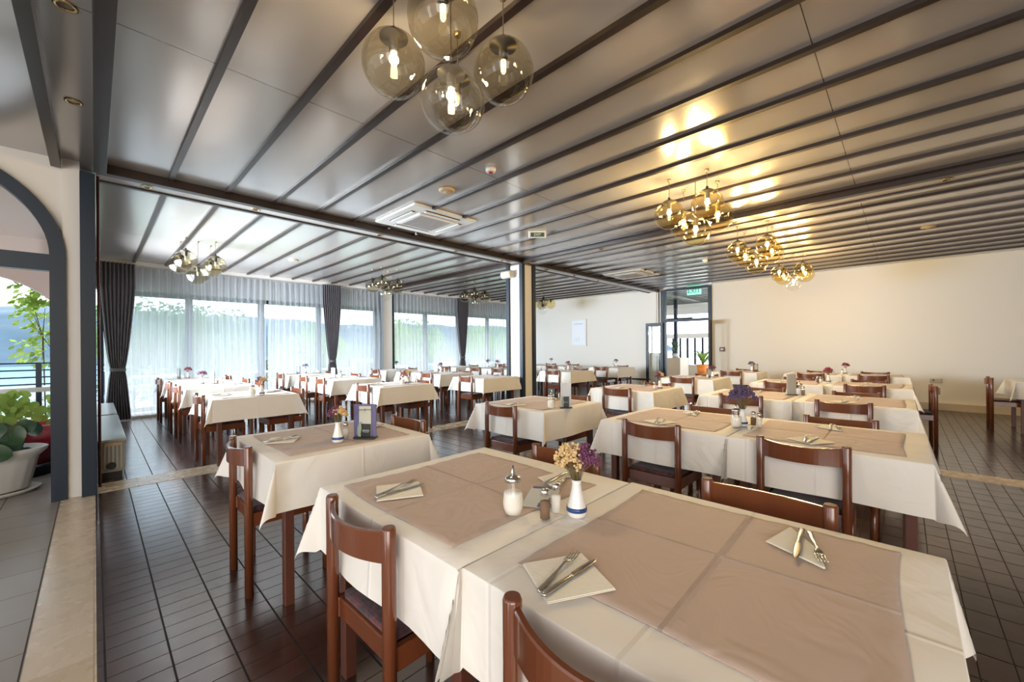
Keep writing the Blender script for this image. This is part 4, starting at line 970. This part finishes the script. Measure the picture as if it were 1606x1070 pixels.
for key, d in T.items():
    cx_, cy_ = d['x'] + TW / 2, d['y'] + TD / 2; d['c'] = (cx_, cy_); idx += 1; ds = d['desc']
    PTAB.place((cx_, cy_, 0), 0, 'dark wooden table under white cloth, ' + ds, 'dining tables')
    co = link('tablecloth', CL[d['pair']][idx % len(CL[d['pair']])], None, (cx_, cy_, 0)); tag(co, 'white tablecloth with hanging corners, ' + ds, 'tablecloth', 'white tablecloths')
    if key != 'F':
        ox, oy = {'A1': (-.025, .01), 'A2': (.03, -.005), 'A3': (0, .0)}.get(key, (crnd.uniform(-.02, .02), crnd.uniform(-.02, .02)))
        ro = link('table_overlay', RM[idx % 4], None, (cx_ + ox, cy_ + oy, CTOP)); ro.rotation_euler = (0, 0, crnd.uniform(-.03, .03)); tag(ro, 'taupe square overlay cloth, ' + ds, 'tablecloth', 'taupe overlay cloths')
    far_gap = .13
    if d['near']:
        PCH.place((d['x'] - .05 + .20 , cy_ + .03 + crnd.uniform(-.03, .03), 0), crnd.uniform(-.03, .03), 'brown wooden chair, camera-left side of the ' + ds, 'dining chairs')
    if d['far']:
        PCH.place((d['x'] + TW + far_gap - .20, cy_ + .0 + crnd.uniform(-.03, .03), 0), PI + crnd.uniform(-.06, .06), 'brown wooden chair, far side of the ' + ds, 'dining chairs')
    if key in ('A1', 'A2', 'F'): continue
    if key in ('M4', 'N4', 'N2b'): continue
    place_setting(cx_ - .27, cy_ + .05, crnd.uniform(-.1, .15), ds, 'camera-left', False)
    place_setting(cx_ + .27, cy_ + .0, PI + crnd.uniform(-.1, .15), ds, 'far', True)
# nearest pair: settings placed one by one
dsA1, dsA2 = T['A1']['desc'], T['A2']['desc']
place_setting(.805, 1.385, .05, dsA1, 'camera-left', False)
place_setting(1.33, 1.02, PI + .15, dsA1, 'far', True)
place_setting(.775, .577, .02, dsA2, 'camera-left', False)
place_setting(1.335, .195, PI + .12, dsA2, 'far', True)
PCH.place((9.66, -1.15, 0), -PI / 2, 'brown wooden chair alone by the table at the right edge', 'dining chairs')
PCH.place((7.34, -.06, 0), PI / 2 + .08, 'brown wooden chair at the right end of the fourth pair', 'dining chairs')

Z0 = CTOP + .0015; ZR = CTOP + .006
def su(x, y, ds, z=ZR): PSU.place((x, y, z), 0.5, 'glass sugar pourer with chrome spout on the ' + ds, 'sugar pourers')
def pe(x, y, ds, z=Z0): PPE.place((x, y, z), 0, 'glass pepper shaker on the ' + ds, 'pepper shakers')
def sa(x, y, ds, z=Z0): PSA.place((x, y, z), 0, 'glass salt shaker on the ' + ds, 'salt shakers')
def va(x, y, ds, kinds, cname, seed, z=Z0, **kw):
    PVA.place((x, y, z), 0, 'white bud vase with blue band on the ' + ds, 'bud vases')
    bouquet((x, y, z + .003), kinds, '%s dried bouquet in the vase on the %s' % (cname, ds), seed, **kw)
def D_(k_): return T[k_]['desc']
su(.952, .923, dsA1); pe(.997, .825, dsA1); sa(1.062, .832, dsA1)
va(1.092, .770, 'seam of the nearest pair', (M_yellow, M_purple), 'yellow and purple', 4, n_=150, rad=.068, hgt=.115, blob=.006)
t = thing('leaflet', 'white folded leaflet with blue corner behind the shakers', 'leaflet', (1.13, .95, CTOP + .0065), math.radians(30))
MB().box(-.10, -.055, 0, .10, .055, .0016).build('sheet', mat('leaflet_white', (.62, .66, .68), .5), t); MB().box(-.10, -.055, .0016, -.06, .0, .0022).build('blue_corner', mat('violet_blue', (.10, .10, .28), .5), t)
MB().box(.08, -.03, .0016, .10, .05, .0022).build('blue_edge', mat('violet_blue', (.10, .10, .28), .5), t)
text_mesh('MENU', .02, M_black, 'lettering', t, Matrix.Translation((-.03, -.035, .0020)))
# purple menu table
t = thing('menu_stand', 'purple spiral menu with white and black cards in a black stand', 'menu', (1.145, 2.365, ZR), math.radians(-52))
mp = mat('menu_purple', (.13, .12, .26), .5)
MB().box(-.062, -.030, 0, .072, .030, .010, bev=.003).build('base', M_black, t)
MB().box(-.072, .006, .004, .068, .014, .205).build('menu_book', mp, t)
MB().box(-.036, .000, .010, .040, .005, .195).build('white_card', mat('card_cream', (.55, .55, .46), .6), t)
MB().box(-.022, -.010, .010, .040, -.004, .088, bev=.002).build('black_card', M_black, t)
cs = MB()
for i in range(24): cs.tube([(.062, .010 + .009 * math.cos(a), .012 + .008 * i + .0 * a) if False else (.070 + .004 * math.cos(a), .010 + .006 * math.sin(a), .012 + .008 * i) for a in [j * PI / 3 for j in range(7)]], .0009, 4, cap=False)
tag(cs.build('spiral_binding', M_chrome, t), kind='stuff')
lfm = MB().prism([(.0, 0), (.012, .02), (.014, .05), (.006, .085), (.0, .095), (-.008, .08), (-.013, .05), (-.010, .02)], -.001, .001, Matrix.Translation((-.034, -.014, .010)) @ Matrix.Rotation(.14, 4, 'Y') @ Matrix.Rotation(PI / 2, 4, 'X'))
lfm.build('leaf_ornament', mat('sage_leaf', (.27, .34, .25), .5), t)
mtx = lambda x, y, z: Matrix.Translation((x, y, z)) @ Matrix.Rotation(PI / 2, 4, 'X')
text_mesh('HOTEL', .010, M_black, 'lettering', t, mtx(-.020, -.001, .172)); text_mesh('JADRAN', .010, M_black, 'lettering', t, mtx(.024, -.001, .174)); text_mesh('&', .018, M_black, 'emblem', t, mtx(.002, -.001, .173))
text_mesh('***', .008, M_black, 'lettering', t, mtx(.002, -.001, .158))
wt = mat('print_white', (.7, .72, .72), .5); text_mesh('Jamnica', .014, wt, 'lettering', t, mtx(.012, -.0105, .050)); text_mesh('mineral water', .0065, wt, 'lettering', t, mtx(.012, -.0105, .040))
va(.99, 2.385, D_('A3'), (M_purple, M_yellow), 'purple and tan', 12, n_=90, rad=.05, hgt=.085, z=ZR)
sa(1.06, 2.44, D_('A3'), ZR)
# column table
su(2.84, 2.27, D_('B3'))
t = thing('menu_stand', 'tall two-post menu stand with green bottle card before the column', 'menu', (2.965, 2.20, CTOP + .0015), math.radians(-50))
MB().box(-.055, -.03, 0, .055, .03, .012, bev=.003).build('base', M_black, t)
for s_ in (-1, 1): MB().box(s_ * .040 - .007, -.006, .012, s_ * .040 + .007, .006, .235).build('post', M_grey, t)
MB().box(-.033, -.002, .012, .033, .002, .225).build('card', mat('card_white', (.66, .68, .70), .4), t)
MB().box(-.022, -.012, .012, .028, -.006, .105, bev=.002).build('black_card', M_black, t)
text_mesh('Jamnica', .012, wt, 'lettering', t, mtx(.003, -.0125, .055))
MB().prism([(.0, 0), (.010, .02), (.012, .05), (.005, .09), (.0, .10), (-.006, .08), (-.010, .05), (-.008, .02)], -.001, .001, Matrix.Translation((-.030, -.014, .012)) @ Matrix.Rotation(PI / 2, 4, 'X')).build('leaf_ornament', mat('sage_leaf', (.27, .34, .25), .5), t)
# second pair
va(3.09, .80, 'seam of the second pair', (M_lav,), 'large lavender', 13, n_=130, rad=.085, hgt=.15)
su(3.02, .82, 'seam of the second pair', Z0); pe(3.14, .745, 'seam of the second pair'); 
t = thing('glass_tray', 'small glass condiment tray on the seam of the second pair', 'tray', (3.06, .775, CTOP))
MB().box(-.09, -.05, 0, .09, .05, .0012).build('plate', M_glass, t)
sa(3.10, .70, 'second pair beside the pepper')
# third pair
menu_small((5.37, .90, CTOP), math.radians(-50), 'tall pale menu card in a black holder on the third pair', .235, (.40, .42, .42)); su(5.47, .84, 'third pair seam', Z0); pe(5.42, .80, 'third pair seam')
va(5.02, 2.24, D_('C3'), (M_purple, M_yellow), 'purple', 14, n_=60); sa(4.95, 2.28, D_('C3'), ZR)
va(7.47, .80, 'seam of the fourth pair', (M_red,), 'dark red', 15, n_=60); sa(7.38, .88, 'seam of the fourth pair'); pe(7.42, .92, 'seam of the fourth pair')
va(7.36, 2.36, D_('D3'), (M_purple,), 'dusky purple', 16, n_=60); menu_small((7.42, 2.43, CTOP), math.radians(-50), 'menu holder on the single table before the doorway'); sa(7.30, 2.42, D_('D3'), ZR)
va(9.85, .80, 'seam of the last pair', (M_red,), 'dark violet', 17, n_=50); sa(9.78, .84, 'seam of the last pair')
va(9.72, 2.33, D_('E3'), (M_lav,), 'dull violet', 18, n_=50); menu_small((9.78, 2.27, CTOP), math.radians(-50), 'dark menu holder on the single table against the back wall', .17, (.16, .10, .14))
# window bay
va(1.40, 5.56, D_('L1'), (M_purple, M_yellow), 'brownish', 21, n_=50, z=ZR); su(1.30, 5.55, D_('L1'))
va(1.19, 8.03, 'pair of leftmost window-bay tables', (M_purple,), 'dark purple', 22, n_=50); menu_small((1.34, 8.13, CTOP), math.radians(-60), 'grey menu holder on the second leftmost window-bay tables', .2, (.20, .22, .23)); pe(1.38, 7.98, 'pair of leftmost window-bay tables'); sa(1.44, 7.96, 'pair of leftmost window-bay tables')
menu_small((1.12, 9.95, CTOP), math.radians(-70), 'dark menu holder on the leftmost table by the curtain', .2); va(1.25, 9.9, D_('L3'), (M_red,), 'rust red', 23, n_=50, z=ZR); sa(1.18, 9.86, D_('L3'), ZR)
su(3.28, 5.52, D_('L4')); va(3.35, 5.50, D_('L4'), (M_red, M_yellow), 'reddish', 24, n_=50, z=ZR)
menu_small((3.16, 7.80, CTOP), math.radians(-60), 'dark menu holder on the second-line window-bay pair', .2); su(3.26, 7.72, D_('L5')); pe(3.6, 7.6, D_('L5'), ZR)
menu_small((3.18, 9.75, CTOP), math.radians(-60), 'dark menu holder on the second-line curtain table'); va(3.3, 9.68, D_('L6'), (M_lav,), 'thin dark', 25, n_=30, z=ZR)
for i, (x, y, s_) in enumerate(((3.02, 9.75, 'left'), (3.56, 9.72, 'right'))):
    o = MB().lathe([(.10, .002), (.11, .004), (.10, .006), (.001, .005)], 24).build('plate', mat('plate_dark', (.10, .10, .11), .3), None, (x, y, ZR)); tag(o, '%s dark plate on the second-line curtain table' % s_, 'plate', 'plates on the curtain table')
    vs_ = [(-.05, -.04, 0), (.05, -.04, 0), (0, .05, 0), (0, 0, .10)]
    o = MB().add(vs_, [(0, 1, 3), (1, 2, 3), (2, 0, 3), (2, 1, 0)]).build('napkin', M_napkin, None, (x, y, ZR + .007)); tag(o, 'pointed standing napkin on the %s dark plate' % s_, 'napkin', 'standing napkins')
menu_small((5.45, 7.72, CTOP), math.radians(-60), 'grey menu holder on the third-line window-bay pair', .2, (.30, .34, .33)); va(5.55, 7.66, D_('L7'), (M_red, M_lav), 'dusky', 26, n_=40); sa(5.62, 7.62, D_('L7'))
va(5.5, 9.55, D_('L9'), (M_green,), 'green leafy', 27, n_=50, z=ZR)
va(7.55, 7.86, D_('M2'), (M_purple,), 'small violet', 28, n_=40); va(7.7, 8.4, D_('M2b'), (M_purple, M_lav), 'pale violet', 29, n_=40, z=ZR)
va(7.85, 5.75, D_('M1'), (M_red, M_purple), 'magenta', 30, n_=50, z=ZR); sa(7.95, 5.70, D_('M1'), ZR); pe(8.02, 5.66, D_('M1'), ZR); sa(7.75, 5.80, 'front table right of column, left of its vase', ZR)
va(9.9, 7.9, 'pair below the poster', (M_lav,), 'dark blue', 31, n_=30); va(9.85, 5.62, D_('N1'), (M_green, M_lav), 'dull green', 32, n_=40, z=ZR); sa(9.78, 5.66, D_('N1'), ZR)
